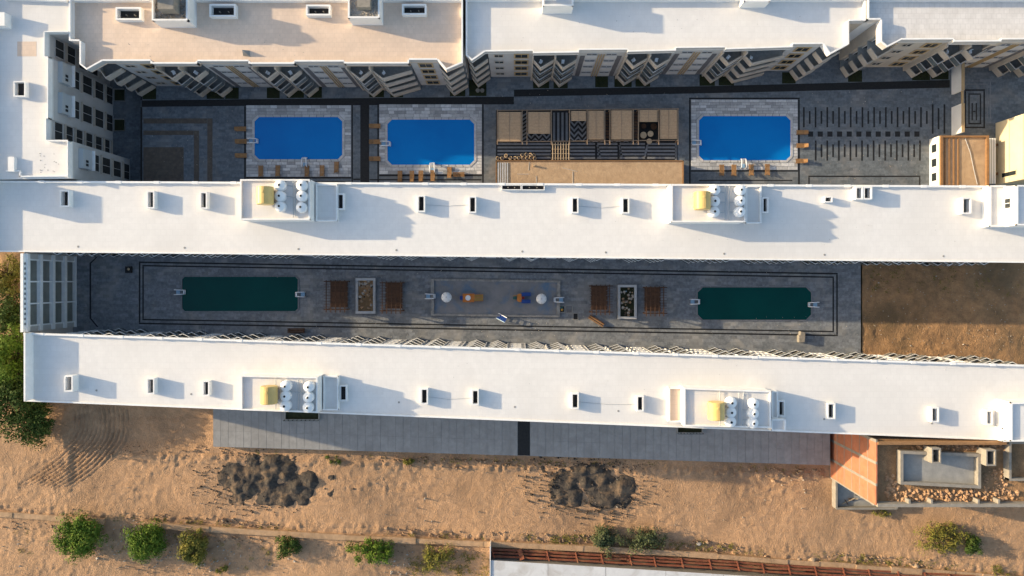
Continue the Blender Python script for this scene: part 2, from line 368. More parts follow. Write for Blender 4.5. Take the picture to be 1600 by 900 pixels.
srect(1263, 274.5, 1438, 276.6); srect(1263, 277, 1265, 295); srect(1436, 277, 1438, 295)
for a in ((1507, 139.5, 1539, 142), (1507, 142.4, 1509.5, 200), (1536.5, 142.4, 1539, 200), (1507, 198, 1539, 200.4), (1513, 146, 1533, 148), (1513, 148.4, 1515, 194), (1531, 148.4, 1533, 194), (1513, 192, 1533, 194.3), (1518, 161, 1520, 188), (1524.5, 161, 1526.5, 188), (1520.4, 173, 1524.1, 175)): srect(*a, t=.014)
for a in ((1509, 126, 1548, 127), (1546.8, 127.3, 1548, 185), (1509, 131, 1543, 132), (1542, 132.3, 1543, 185)): srect(*a, m='inlay_grey')
# double black ring in the lower courtyard
def ring(l, t0, t1, r, b0, b1, w):
    strip([(l, t0), (r, t1), (r, t1 + w), (l, t0 + w)], ZB, c2); strip([(l, b0 - w), (r, b1 - w), (r, b1), (l, b0)], ZB, c2)
    strip([(l, t0 + w + .2), (l + w, t0 + w + .2), (l + w, b0 - w - .2), (l, b0 - w - .2)], ZB, c2); strip([(r - w, t1 + w + .2), (r, t1 + w + .2), (r, b1 - w - .2), (r - w, b1 - w - .2)], ZB, c2)
ring(217, 408.5, 426.5, 1309, 506.5, 525.5, 2.4); ring(222.5, 414, 432, 1303, 500.3, 519.2, 2.2)
strip([(140, 411), (150, 402), (152, 402), (142.4, 411.5), (142.4, 497), (154, 511), (151.4, 511), (140, 497.5)], ZB, c2)

# street pavement: long concrete slabs side by side
pv = MB().prism(quad([(333, 600), (1297, 625), (1297, 727), (815, 712), (333, 698)], ZP - .02), GZ - 1, ZP - .04).build('pavement', MT['concrete_grey']); pv['kind'] = 'structure'
n = 40
def pb(x): return 698 + (x - 333) * .0301
for a, b in ((333, 808.5), (828.5, 1297)):
    n = 40 if a < 500 else 39
    for i in range(n):
        x0 = a + (b - a) * i / n + .2; x1 = a + (b - a) * (i + 1) / n - .2
        ym_ = (632 + (x0 - 333) * .033 + pb(x0)) / 2 + 8
        for ya, yb in ((lambda x: 612 + x * .01, lambda x: ym_ - .08), (lambda x: ym_ + .08, lambda x: pb(x) - .4)):
            MB().prism(quad([(x0, ya(x0)), (x1, ya(x1)), (x1, yb(x1)), (x0, yb(x0))], ZP), ZP - .045, ZP + random.uniform(-.004, .012)).build('concrete_slab', MT['concrete_slab'], pv)
dg = MB().prism(quad([(809, 620), (828, 620), (828, 712), (809, 711.5)], ZP), ZP - .045, ZP - .02).build('slit_shade_strip', MT['inlay'], pv)  # black strip painted in for the darkness of the open slit

# ------------------------------------------------------------------ facades
LEV = [0.35, 3.4, 6.45, 9.5]
DECK, PTOP = 12.5, 13.6
class Facade:
    # s runs along the wall, d outward
    def __init__(s, a, b, flip=False):
        s.o = Vector(a); s.u = (Vector(b) - Vector(a)).normalized(); s.n = Vector((s.u.y, -s.u.x)) * (-1 if flip else 1); s.cache = {}; s.rail = 0
    def w(s, t, d): p = s.o + s.u * t + s.n * d; return (p.x, p.y)
def fbox(f, s0, s1, d0, d1, z0, z1, mb=None):
    return (mb or MB()).prism([f.w(s0, d0), f.w(s1, d0), f.w(s1, d1), f.w(s0, d1)], z0, z1)
def shared(f, key, mkfun, name, mat, parent, t, z):
    o = f.w(t, 0); o = (o[0], o[1], z)
    if key not in f.cache: f.cache[key] = mkfun(t, z).mesh(name, mat, o)
    return place(f.cache[key], name, parent, o)
def balcony(f, par, s0, st_, s1, z, dt=1.6, d0=.25, back=-1.3, glass=False, door=True, lev=0):
    L = s1 - s0; key = (round(L, 2), round(st_ - s0, 2), glass, round(dt, 2))
    b = shared(f, ('floor',) + key, lambda t, zz: MB().prism([f.w(t, d0 - .05), f.w(t + st_ - s0, dt - .08), f.w(t + L, d0 - .05), f.w(t + L, back), f.w(t, back)], zz - .18, zz), 'balcony', MT['balcony_floor'], par, s0, z)
    def rail(t, zz, a=-.22, h=1.05, th=.14):
        m = MB(); A = f.w(t, d0); T = f.w(t + st_ - s0, dt); B = f.w(t + L, d0)
        k = .1
        Ai = f.w(t + .0, d0 - th * 1.4); Ti = f.w(t + st_ - s0, dt - th * 1.9); Bi = f.w(t + L, d0 - th * 1.4)
        m.prism([A, T, Ti, Ai], zz + a, zz + h); m.prism([T, B, Bi, Ti], zz + a, zz + h); return m
    if glass:
        shared(f, ('gr',) + key, lambda t, zz: rail(t, zz, -.05, .98, .05), 'glass_balustrade', MT['glass_rail'], b, s0, z)
        shared(f, ('hr',) + key, lambda t, zz: rail(t, zz, .985, 1.04, .10 if f.rail == 0 else .06), 'handrail', MT['wall_grey'] if f.rail == 0 else MT['trim'], b, s0, z)
        shared(f, ('sl',) + key, lambda t, zz: rail(t, zz, -.22, -.06, .14), 'slab_edge', MT['band_beige'], b, s0, z)
    else:
        shared(f, ('pr',) + key, lambda t, zz: rail(t, zz), 'balcony_parapet', MT['band_beige'], b, s0, z)
    if door:
        w0 = L * .2; w1 = L * .8
        shared(f, ('dr', round(L, 2)), lambda t, zz: fbox(f, t + w0, t + w1, back + .02, back + .08, zz + .02, zz + 2.3), 'balcony_door', MT['glass'], b, s0, z)
        def fr(t, zz):
            m = MB()
            for q in (w0 - .08, (w0 + w1) / 2 - .04, w1): fbox(f, t + q, t + q + .08, back + .02, back + .12, zz + .02, zz + 2.3, m)
            fbox(f, t + w0 - .08, t + w1 + .08, back + .02, back + .12, zz + 2.31, zz + 2.4, m); return m
        shared(f, ('df', round(L, 2)), fr, 'door_frame', MT['trim'], b, s0, z)
    return b
def window(f, par, s0, s1, z0, z1, d=0.0, frame='trim', t=.09, mull=1, key=None, pane='glass'):
    W = s1 - s0; k = key or (round(W, 2), round(z1 - z0, 2), d, frame, t, mull)
    def fr(tt, zz):
        m = MB(); h = z1 - z0
        fbox(f, tt - t, tt + W + t, d, d + .10, zz - t, zz, m); fbox(f, tt - t, tt + W + t, d, d + .10, zz + h, zz + h + t, m)
        fbox(f, tt - t, tt, d, d + .098, zz, zz + h, m); fbox(f, tt + W, tt + W + t, d, d + .098, zz, zz + h, m)
        for i in range(1, mull + 1): fbox(f, tt + W * i / (mull + 1) - .03, tt + W * i / (mull + 1) + .03, d + .03, d + .09, zz, zz + h, m)
        return m
    w = shared(f, ('wf',) + k, fr, 'window', MT[frame], par, s0, z0)
    shared(f, ('wp',) + k, lambda tt, zz: fbox(f, tt, tt + W, d + .005, d + .03, zz, zz + z1 - z0), 'pane', MT[pane], w, s0, z0)
    return w

def row_building(name, label, outline, bays, roof, west_x=None, north=None, tipr=.5, deck=DECK, ptop=PTOP, fcol='wall_grey'):
    """outline: roof pixel polygon at parapet height; bays: (type, x0, x1, y) along the courtyard side"""
    root = empty(name, (*P2((bays[0][1] + bays[-1][2]) / 2, 30, 0), 0), label, 'building', 'apartment blocks along the upper courtyard')
    pts = [P2(x, y, ptop) for x, y in outline]
    # walls: balcony bays set back
    lo = []
    body = []
    for b in bays:
        typ, x0, x1, y = b[:4]; inset = 1.35 if typ in 'CLK' else 0.02
        xa, ya = P2(x0, y, ptop); xb = P2(x1, y, ptop)[0]
        body += [(xa, ya + inset), (xb, ya + inset)]
    xs0, xs1 = body[0][0], body[-1][0]
    poly = body + [(xs1, 47), (xs0, 47)]
    MB().prism(poly, -3, deck - .32).build('wall', MT[fcol], root)
    MB().prism(pts, deck - .3, deck).build('roof', MT[roof], root)
    return root, pts
def parapet(root, pts, z0, z1, w=.22, name='parapet', closed=False, mat='trim'):
    n = len(pts)
    for i in range(n if closed else n - 1):
        a, b = pts[i], pts[(i + 1) % n]
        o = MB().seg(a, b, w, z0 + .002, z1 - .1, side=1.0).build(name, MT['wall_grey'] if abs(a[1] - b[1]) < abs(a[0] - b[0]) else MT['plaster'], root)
        MB().seg(a, b, w + .01, z1 - .099, z1 - .0006 * (i % 3), side=1.0).build('parapet_cap', MT[mat], o)
def bay_fill(root, f, typ, x0, x1, tipr, dz=0):
    s0, s1 = x0, x1; W = s1 - s0
    if typ == 'O':
        # flat wall, two window columns, dark bands, ochre strips in the middle
        for a in (.06, .84): fbox(f, s0 + W * a, s0 + W * (a + .10), .004, .05, .1, 10.6).build('dark_band', MT['band_grey'], root)
        for a in (.445, .50, .555): fbox(f, s0 + W * a - .05, s0 + W * a + .05, .004, .16, .1, 11.4).build('ochre_strip', MT['ochre'], root)
        for lv in LEV:
            for a in (.19, .60):
                window(f, root, s0 + W * a, s0 + W * (a + .21), lv + 1.55, lv + 2.15, 0.004, 'wall_grey', .06, 1)
        for lv in LEV[:4]:
            for a in (.165, .58): fbox(f, s0 + W * a, s0 + W * (a + .26), .003, .045, lv - .55, lv + 1.2).build('wall_panel', MT['wall_light'], root)
    elif typ == 'W':
        for lv in LEV:
            c = s0 + W * .52
            window(f, root, c - .95, c + .95, lv + .75, lv + 2.35, 0.004, 'ochre', .22, 1)
    elif typ == 'F':
        for lv in LEV: window(f, root, s0 + W * .3, s0 + W * .7, lv + 1.2, lv + 2.2, 0.004, 'wall_beige', .1, 1)
    elif typ in 'CL':
        h = W / 2 if typ == 'C' else W * (.36 if tipr > .3 else .36)
        for i, lv in enumerate(LEV):
            g = i in (1, 2)
            balcony(f, root, s0 + .14, s0 + h * tipr, s0 + h - .14, lv, glass=g)
            if typ == 'C': balcony(f, root, s0 + h + .14, s0 + h + h * tipr, s0 + W - .14, lv, glass=g)
            else: balcony(f, root, s0 + h + .14, s0 + h + h * tipr, s0 + W - .1, lv, glass=False)
        for t in (s0, s0 + h): fbox(f, t - .12, t + .12, -1.3, .35, 0.0, 12.15).build('fin_wall', MT['band_beige'], root)
    elif typ == 'K':
        for i, lv in enumerate(LEV): balcony(f, root, s0 + .1, s0 + W * tipr, s1 - .1, lv, dt=1.75, glass=False)

def make_row(name, label, outline, bays, roof, tips, fcol='wall_grey', partial=None):
    root, pts = row_building(name, label, outline, bays, roof, fcol=fcol)
    for b, tr in zip(bays, tips):
        typ, x0, x1, y = b[:4]
        f = Facade(P2(x0, y, PTOP), P2(x1, y, PTOP)); W = (Vector(P2(x1, y, PTOP)) - Vector(P2(x0, y, PTOP))).length
        bay_fill(root, f, typ, 0, W, tr)
    return root, pts
# block A (tan roof)
A_out = [(107.5, -22), (107.5, 63.5), (124, 64), (124, 100), (135, 109), (160, 95), (235, 95), (235, 99.3), (308, 99.3), (308, 95.5), (388, 95.5), (388, 99.5), (460, 99.5), (460, 96), (537, 96), (537, 99), (639, 99), (639, 93.3), (683, 93.3), (697, 109), (723, 98), (723, -22)]
A_bays = [('K', 135, 172, 96), ('F', 172, 208, 95.2), ('W', 208, 235, 95.2), ('C', 235, 308, 99.3), ('O', 308, 388, 95.7), ('C', 388, 460, 99.5), ('O', 460, 537, 96.2), ('L', 537, 639, 99), ('W', 639, 683, 93.6), ('K', 683, 723, 95)]
rA, pA = make_row('apartment_building', 'long apartment block with tan tiled roof at the top left', A_out, A_bays, 'roof_tan', [.3, 0, 0, .5, 0, .5, 0, .5, 0, .36])
MB().prism([P2(107.5, -22, PTOP), P2(107.5, 63.5, PTOP), P2(124.2, 64, PTOP), P2(124.2, 96, PTOP), P2(135, 96, PTOP), P2(135, -22, PTOP)], -3, DECK - .33).build('side_wall', MT['wall_grey'], rA)
parapet(rA, pA[::-1][0:0] + pA, DECK, PTOP)
# block B (white roof)
B_out = [(727.5, -22), (727.5, 85), (737, 94), (758, 79.5), (832.5, 78.5), (833, 82), (905, 81), (905, 77), (981, 76.5), (981.5, 79.8), (1057, 78), (1057, 74), (1134, 73), (1135, 76), (1240, 72.7), (1240, 68), (1287, 67.5), (1298, 84), (1328, 68), (1328, 31.5), (1354.5, 31), (1354.5, -22)]
B_bays = [('K', 728, 762, 80.5), ('F', 762, 795, 79), ('W', 795, 833, 78.7), ('C', 833, 905, 81.6), ('O', 905, 981, 77), ('C', 982, 1057, 79), ('O', 1057, 1134, 73.7), ('L', 1135, 1240, 74.5), ('W', 1240, 1287, 68), ('K', 1287, 1328, 69)]
rB, pB = make_row('apartment_building', 'long apartment block with plain white roof at the top centre', B_out, B_bays, 'roof_white', [.34, 0, 0, .36, 0, .36, 0, .36, 0, .3], fcol='wall_grey')
MB().prism([P2(1328, 31.5, PTOP), P2(1354.5, 31.5, PTOP), P2(1354.5, -22, PTOP), P2(1328, -22, PTOP)], -3, DECK - .33).build('side_wall', MT['wall_beige'], rB)
parapet(rB, pB, DECK, PTOP - .25)
# block C
C_out = [(1356, -22), (1356, 30.5), (1376, 30.5), (1376, 65), (1386, 73.5), (1409, 61.8), (1490, 61.3), (1490, 65), (1565, 64.5), (1565, 61.5), (1642, 61), (1642, 64), (1716, 63), (1716, -22)]
C_bays = [('K', 1376, 1414, 63), ('F', 1414, 1448, 61.6), ('W', 1448, 1490, 61.6), ('C', 1490, 1565, 65), ('O', 1565, 1642, 61.6), ('C', 1642, 1716, 64)]
rC, pC = make_row('apartment_building', 'apartment block with patterned off-white tiled roof at the top right', C_out, C_bays, 'roof_tile', [.3, 0, 0, .36, 0, .36], fcol='wall_beige')
MB().prism([P2(1356, 30.5, PTOP), P2(1376, 30.5, PTOP), P2(1376, -22, PTOP), P2(1356, -22, PTOP)], -3, DECK - .33).build('side_wall', MT['plaster'], rC)
parapet(rC, pC, DECK, PTOP)
# light wells seen at the notch: floors of galleries
for i, lv in enumerate(LEV):
    MB().prism(quad([(1329, 34), (1374, 34), (1374, 44), (1329, 44)], lv), lv - .2, lv).build('gallery', MT['band_beige'], rB)
for r_, yb in ((rA, 4.5), (rB, 3.5), (rC, 3.0)):
    x0, x1 = {rA.name: (107.5, 723), rB.name: (727.5, 1354.5), rC.name: (1356, 1716)}[r_.name]
    MB().seg(P2(x0, yb, DECK), P2(x1, yb, DECK), .22, DECK + .002, PTOP - .12, side=1).build('parapet', MT['plaster'], r_)

# ------------------------------------------------------------------ roof furniture helpers
def vent(par, x0, y0, x1, y1, z, h, t=.2, mat='plaster', grid=1):
    zt = z + h; a = P2(x0, y0, zt); b = P2(x1, y1, zt); X0, X1, Y1, Y0 = a[0], b[0], a[1], b[1]
    m = MB(); m.box(X0, X1, Y1 - t, Y1, z + .002, zt); m.box(X0, X1, Y0, Y0 + t, z + .002, zt); m.box(X0, X0 + t, Y0 + t, Y1 - t, z + .002, zt); m.box(X1 - t, X1, Y0 + t, Y1 - t, z + .002, zt)
    o = m.build('roof_vent', MT[mat], par)
    MB().box(X0 + t, X1 - t, Y0 + t, Y1 - t, z + .003, z + .03).build('shaft_shade_sheet', MT['dark'], o)  # dark sheet painted for the shade deep inside the shaft
    if X1 - X0 > Y1 - Y0:
        for i in range(1, 3):
            xx = X0 + (X1 - X0) * i / 3; MB().tube([(xx, (Y0 + Y1) / 2, z + .03), (xx, (Y0 + Y1) / 2, z + .45)], .09, 8).build('flue', MT['concrete'], o)
    return o
def block(par, x0, y0, x1, y1, z, h, ph=.4, t=.22, top='roof_white', wall='plaster', name='roof_block', ys=None, pmat='trim'):
    # a raised block with its own parapet; pixel rectangle at the parapet top
    zt = z + h; ya, yb, yc, yd = ys or (y0, y0, y1, y1)
    q = [P2(x0, ya, zt), P2(x1, yb, zt), P2(x1, yc, zt), P2(x0, yd, zt)]
    o = MB().prism(q, z + .003, zt - ph).build(name, MT[wall], par)
    c = Vector((sum(p[0] for p in q) / 4, sum(p[1] for p in q) / 4))
    ins = [tuple(Vector(p) + (c - Vector(p)).normalized() * t * 1.3) for p in q]
    MB().prism(ins, zt - ph, zt - ph + .03).build('block_roof', MT[top], o)
    for i in range(4):
        MB().seg(q[(i + 1) % 4], q[i], t, zt - ph + .001, zt - .001 * i, side=1).build('parapet', MT[pmat], o)
    return o, zt - ph + .03
TANKP = empty('water_tank', (0, 0, 0), 'x', 'water tank', 'white rooftop water tanks')
MB().lathe(0, 0, [(.84, 0), (.86, .1), (.86, .95), (.80, 1.08), (.45, 1.26), (.27, 1.30)], 28).build('tank_body', MT['white_plastic'], TANKP, smooth=False)
MB().lathe(0, 0, [(.27, 1.27), (.27, 1.36), (.20, 1.40)], 16).build('lid_collar', MT['white_plastic'], TANKP)
MB().lathe(0, 0, [(.19, 1.38), (.19, 1.43), (.12, 1.45)], 14).build('lid', MT['dark'], TANKP)
tm = MB()
for zz in (.35, .65): tm.lathe(0, 0, [(.865, zz), (.885, zz + .03), (.885, zz + .07), (.865, zz + .10)], 28)
tm.build('rib', MT['white_plastic'], TANKP)
YELP = empty('fuel_tank', (0, 0, 0), 'x', 'tank', 'yellow rooftop tanks')
ym = MB(); n = 28; v = []; f = []
for y in (-1.32, -1.25, 1.25, 1.32):
    r = 1.12 if abs(y) > 1.3 else 1.18
    for i in range(n):
        t = 2 * math.pi * i / n; v.append((r * 1.05 * math.cos(t), y, 1.35 + r * math.sin(t)))
for j in range(3):
    for i in range(n): f.append((j * n + i, j * n + (i + 1) % n, (j + 1) * n + (i + 1) % n, (j + 1) * n + i))
f += [tuple(range(n)), tuple(range(3 * n, 4 * n))[::-1]]
ym.add(v, f).build('tank_body', MT['yellow_plastic'], YELP)
for y in (-.8, .8):
    MB().prism([(-1.0, y - .1), (1.0, y - .1), (1.0, y + .1), (-1.0, y + .1)], 0, .5).build('saddle', MT['concrete'], YELP)
MB().lathe(.0, .5, [(.2, 2.5), (.2, 2.6), (.15, 2.62)], 12).build('lid', MT['yellow_plastic'], YELP)
MB().box(.16, .22, -1.24, 1.24, 2.50, 2.54).build('seam', MT['yellow_plastic'], YELP)
first = {'t': True, 'y': True}
def put(kind, px, py, zb, label, rot=0.0, s=1.0):
    p = TANKP if kind == 't' else YELP; zt = zb + (1.3 if kind == 't' else 2.0) * s
    x, y = P2(px, py, zt)
    if first[kind]:
        first[kind] = False; p.location = (x, y, zb); p['label'] = label; p.rotation_euler = (0, 0, rot); p.scale = (s,) * 3
    else: copy_tree(p, (x, y, zb), rot, label, scale=(s,) * 3)
def tanks(pos, zb, where):
    rows = ('upper', 'middle', 'lower')
    for ci, c in enumerate(('left', 'right')):
        for i in range(3): put('t', *pos[ci][i], zb, '%s white water tank, %s row, %s' % (rows[i], c, where), rot=random.uniform(0, 6), s=random.uniform(.9, .96))
def pipes(par, segs, z, r=.075, mat='ac', name='pipe'):
    for s in segs: MB().tube([P(x, y, z) for x, y in s], r).build(name, MT[mat], par)

# A and B roof details
DK = DECK
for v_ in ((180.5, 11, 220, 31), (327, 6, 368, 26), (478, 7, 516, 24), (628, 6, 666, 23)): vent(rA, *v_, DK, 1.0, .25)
bA1, zA1 = block(rA, 237, -26, 293, 32, DK, 3.0, .7, .25, 'concrete_grey', 'plaster', 'stair_block')
x0, y0 = P2(246, -20, 17.0); x1, y1 = P2(271, 14, 17.0)
MB().box(x0, x1, y1, y0, zA1, 17.0).build('tank_platform', MT['concrete'], bA1)
put('t', 228, -14, 17.0, 'white water tank on the platform of the stair block, top left tan roof')
bA2, zA2 = block(rA, 543.5, -26, 593, 28, DK, 3.0, .5, .25, 'concrete_grey', 'plaster', 'stair_block')
x0, y0 = P2(558, -20, 16.4); x1, y1 = P2(578, 11, 16.4)
MB().box(x0, x1, y1, y0, zA2, 16.4).build('tank_platform', MT['concrete'], bA2)
bB1, zB1 = block(rB, 848, -34, 896, 9, DK, 3.2, .4, .25, 'roof_white', 'plaster', 'stair_block')
x0, y0 = P2(852, -34, 16.8); x1, y1 = P2(870, -4, 16.8)
MB().box(x0, x1, y1, y0, zB1, 16.8).build('tank_platform', MT['plaster'], bB1)
block(rB, 1163, -40, 1204, 2, DK, 2.6, .4, .25, 'roof_white', 'plaster', 'stair_block')
def gravel_bits(par, q, z, nn, rmin, rmax, mat, name, seed, kind=True, jit=.6):
    rg = random.Random(seed); m = MB()
    xs = [p[0] for p in q]; ys = [p[1] for p in q]
    for _ in range(nn):
        x = rg.uniform(min(xs), max(xs)); y = rg.uniform(min(ys), max(ys)); r = rg.uniform(rmin, rmax); a = rg.uniform(0, 6)
        pts = [(x + r * rg.uniform(.6, 1.1) * math.cos(a + i * 1.2566), y + r * rg.uniform(.6, 1.1) * math.sin(a + i * 1.2566)) for i in range(5)]
        tp = (x + rg.uniform(-.3, .3) * r, y + rg.uniform(-.3, .3) * r, z + r * rg.uniform(.5, 1.0))
        m.add([(p[0], p[1], z - .02) for p in pts] + [(p[0] * .45 + tp[0] * .55, p[1] * .45 + tp[1] * .55, tp[2] * .85 + z * .15) for p in pts] + [tp],
              [(i, (i + 1) % 5, 5 + (i + 1) % 5, 5 + i) for i in range(5)] + [(5 + i, 5 + (i + 1) % 5, 10) for i in range(5)])
    o = m.build(name, MT[mat], par, fix=False); o['kind'] = 'stuff'; return o
gravel_bits(bA1, rect(241, 4, 290, 29, zA1), zA1, 160, .1, .32, 'concrete', 'rubble', 3)
gravel_bits(bA2, rect(547, 2, 590, 25, zA2), zA2, 220, .08, .2, 'rubble_stone', 'rubble', 4)
pm = MB(); xx, yy = P2(386, 84, DK)
pm.add([(xx - .6, yy - .35, DK + .01), (xx + .5, yy - .5, DK + .01), (xx + .4, yy + .5, DK + .01), (xx - .4, yy + .3, DK + .9)], [(0, 1, 3), (1, 2, 3), (2, 0, 3), (0, 2, 1)])
tag(pm.build('tarpaulin', MT['concrete_grey']), 'small grey crumpled tarpaulin lying at the edge of the tan roof', 'tarpaulin')

# ------------------------------------------------------------------ west wing
WD, WB = 13.2, -2.6
rW = empty('apartment_building', (*P2(40, 150, WD), WB), 'white roofed wing with window stacks at the left edge, facing the upper courtyard', 'building', 'apartment blocks along the upper courtyard')
W_out = [(-34, -22), (106, -22), (106, 49.5), (69.5, 50), (69.5, 88), (75, 88), (75, 185), (72, 185), (72, 218.5), (106, 218.5), (106, 277), (-34, 279)]
wq = [P2(x, y, WD + .95) for x, y in W_out]
MB().prism(wq, -3, WD - .25).build('wall', MT['wall_grey'], rW)
cx = Vector((-80, 28)); MB().prism([tuple(Vector(p) + (Vector(p) - cx).normalized() * .03) for p in wq], WD - .249, WD).build('roof', MT['roof_white'], rW)
for i in range(2, 10): MB().seg(wq[i], wq[i + 1], .15, WD + .002, WD + .95 - .001 * i, side=-1).build('parapet', MT['trim'], rW)  # east parapet height made up to keep the sun off the middle pool
MB().seg(P2(33, 277.2, WD), P2(106, 276.4, WD), .2, WD + .002, WD + .42, side=1).build('parapet', MT['trim'], rW)
MB().seg(P2(33, 277.2, WD), P2(33, 268.5, WD), .2, WD + .002, WD + .42, side=-1).build('parapet', MT['trim'], rW)
MB().seg(P2(12, 268.5, WD), P2(33, 268.5, WD), .2, WD + .002, WD + .418, side=1).build('parapet', MT['trim'], rW)
bw = MB(); bw.box(*[P2(12.5, 245, WD + .6)[0], P2(22, 245, WD + .6)[0]], P2(12, 268, WD + .6)[1], P2(12, 245, WD + .6)[1], WD + .002, WD + .62); bw.build('roof_box', MT['plaster'], rW)
MB().seg(P2(-14, -20, WD), P2(-14, 278, WD), .3, WD + .002, WD + 1.2).build('parapet', MT['trim'], rW)
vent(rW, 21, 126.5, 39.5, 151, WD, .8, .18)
MB().box(*[P2(-12, 0, WD + 1.45)[0], P2(7, 0, WD + 1.45)[0]], P2(0, 40, WD + 1.45)[1], P2(0, 19, WD + 1.45)[1], WD + .003, WD + 1.45).build('roof_box', MT['plaster'], rW)
MB().prism(rect(27, 65, 57, 88, WD), WD + .001, WD + .012).build('repair_patch', MT['roof_tan'], rW)
MB().seg(P2(10, 0, WD), P2(107, 3.5, WD), .2, WD + .002, WD + .7).build('parapet', MT['plaster'], rW)
# window stacks on the east face: plane x, y range, z rows
def xf(px, ya, yb): return Facade((P2(px, 0, WD + .95)[0], yb), (P2(px, 0, WD + .95)[0], ya), flip=True)
def stack(px, yc, wd, rows, acz=None, tray=True):
    f = Facade((P2(px, 0, WD + .95)[0], yc + wd / 2), (P2(px, 0, WD + .95)[0], yc - wd / 2), flip=True)
    for z0, z1 in rows:
        window(f, rW, .1, wd - .1, z0, z1, .02, 'wall_grey', .14, 1, pane='glass_dim')
        fbox(f, -.15, wd + .15, .015, .35, z0 - .55, z0 - .4).build('sill', MT['band_beige'], rW)
    if acz:
        o = fbox(f, -.15, wd + .1, .02, .75, acz, acz + 2.2).build('air_conditioner_cage', MT['ac'], rW)
        for k in (.62, .82):
            fbox(f, wd * k - .2, wd * k + .2, .751, .80, acz + .9, acz + 1.5).build('vent_grille', MT['dark'], o)
        fbox(f, -.2, wd + .2, .1, 1.15, acz - .25, acz - .08).build('tray', MT['trim'], o)
    return f
r4 = [(-2.4, -.35), (.3, 2.75), (3.5, 5.95), (6.8, 9.2)]
stack(75, 32.7, 3.0, r4, 9.75); stack(75, 27.9, 3.0, r4, 9.75)
stack(72, 23.5, 2.9, [(-2.0, -.3), (.3, 2.1), (2.9, 4.7), (5.5, 7.3), (8.0, 9.8), (10.5, 12.3)])
stack(106, 19.3, 2.8, [(-2.3, -.35), (.3, 2.6), (3.4, 5.7), (6.5, 8.8)], 9.45)
stack(69.5, 36.6, 2.8, [(1.0, 3.0), (4.0, 6.0), (7.0, 9.0), (9.8, 11.8)])
for (x, y) in ((186, 148), (186, 195)):
    q = rect(x - 8, y - 9, x + 9, y + 10, -2.5); o = MB().prism(q, -2.6, -2.2).build('planter', MT['concrete_grey'])
    tag(o, 'dark square planter sunk at the foot of the left wing, %s of the two' % ('upper' if y < 170 else 'lower'), 'planter', 'planters at the foot of the left wing')
    MB().prism(rect(x - 7, y - 8, x + 8, y + 9, -2.2), -2.25, -2.17).build('planting_soil', MT['bed'], o)

# ------------------------------------------------------------------ middle and south long blocks
MD, MP = 12.4, 12.85
def long_block(label, N, S, ends, bay_side):
    (nx0, ny0), (nx1, ny1) = N; (sx0, sy0), (sx1, sy1) = S
    q = [P2(nx0, ny0, MP), P2(nx1, ny1, MP), P2(sx1, sy1, MP), P2(sx0, sy0, MP)]
    root = empty('apartment_building', ((q[0][0] + q[1][0]) / 2, (q[0][1] + q[2][1]) / 2, GZ), label, 'building', 'long white apartment blocks')
    def ins(d, dn=None, ds=None):
        dn = d if dn is None else dn; ds = d if ds is None else ds
        c = [Vector(p) for p in q]; u = (c[1] - c[0]).normalized(); n = Vector((-u.y, u.x)); u2 = (c[2] - c[3]).normalized(); n2 = Vector((-u2.y, u2.x))
        return [tuple(c[0] - n * dn + u * d), tuple(c[1] - n * dn - u * d), tuple(c[2] + n2 * ds - u2 * d), tuple(c[3] + n2 * ds + u2 * d)]
    MB().prism(ins(.02, ds=1.3) if bay_side == 'S' else ins(.02, dn=1.3), -3, MD - .2).build('wall', MT['wall_grey'] if bay_side == 'S' else MT['wall_beige'], root)
    MB().prism(ins(0), MD - .199, MD).build('roof', MT['roof_white'], root)
    MB().seg(q[1], q[0], .28, MD + .002, MP, side=1).build('parapet', MT['trim'], root)
    MB().seg(q[3], q[2], .22, MD + .002, MP - (.30 if bay_side == 'S' else .25), side=1).build('parapet', MT['trim'], root)
    # chevron balcony bays on the courtyard side
    if bay_side == 'S': f = Facade(q[3], q[2])
    else: f = Facade(q[1], q[0])
    Ltot = (Vector(q[2]) - Vector(q[3])).length
    return root, q, f, Ltot
rM, qM, fM, LM = long_block('long white roofed apartment block between the two courtyards', ((-24, 282), (1646, 290.4)), ((-24, 393), (1646, 411)), None, 'S')
rS, qS, fS, LS = long_block('long white roofed apartment block below the lower courtyard', ((36.5, 520), (1646, 571.6)), ((36.5, 627.5), (1646, 692)), None, 'N')
def chevrons(root, f, L, off, back):
    f.rail = 1; mod = 10.2; nmod = int((L - off) / mod)
    for k in range(nmod):
        s = off + k * mod
        for j in range(2):
            a = s + j * 3.65
            for i, lv in enumerate((.7, 3.7, 6.7, 9.6)):
                balcony(f, root, a + .12, a + 1.7, a + 3.53, lv, dt=.22 if back else .35, d0=-.5, back=-1.29, glass=i in (0, 1, 2, 3), door=True)
        for a in (s, s + 3.65, s + 7.3): fbox(f, a - .1, a + .1, -1.29, -.25, .4, 12.0).build('fin_wall', MT['plaster'], root)
        fbox(f, s + 7.45, s + 10.05, -1.31, -.3, -2.9, 12.19).build('wall_bay', MT['wall_grey'], root)
        for i, lv in enumerate((.7, 3.7, 6.7, 9.6)):
            for a in (8.0,): window(f, root, s + a, s + a + 1.5, lv + .9, lv + 2.1, -.296, 'trim', .1, 1)
chevrons(rM, fM, LM, 8.0, False); chevrons(rS, fS, LS, 3.0, True)
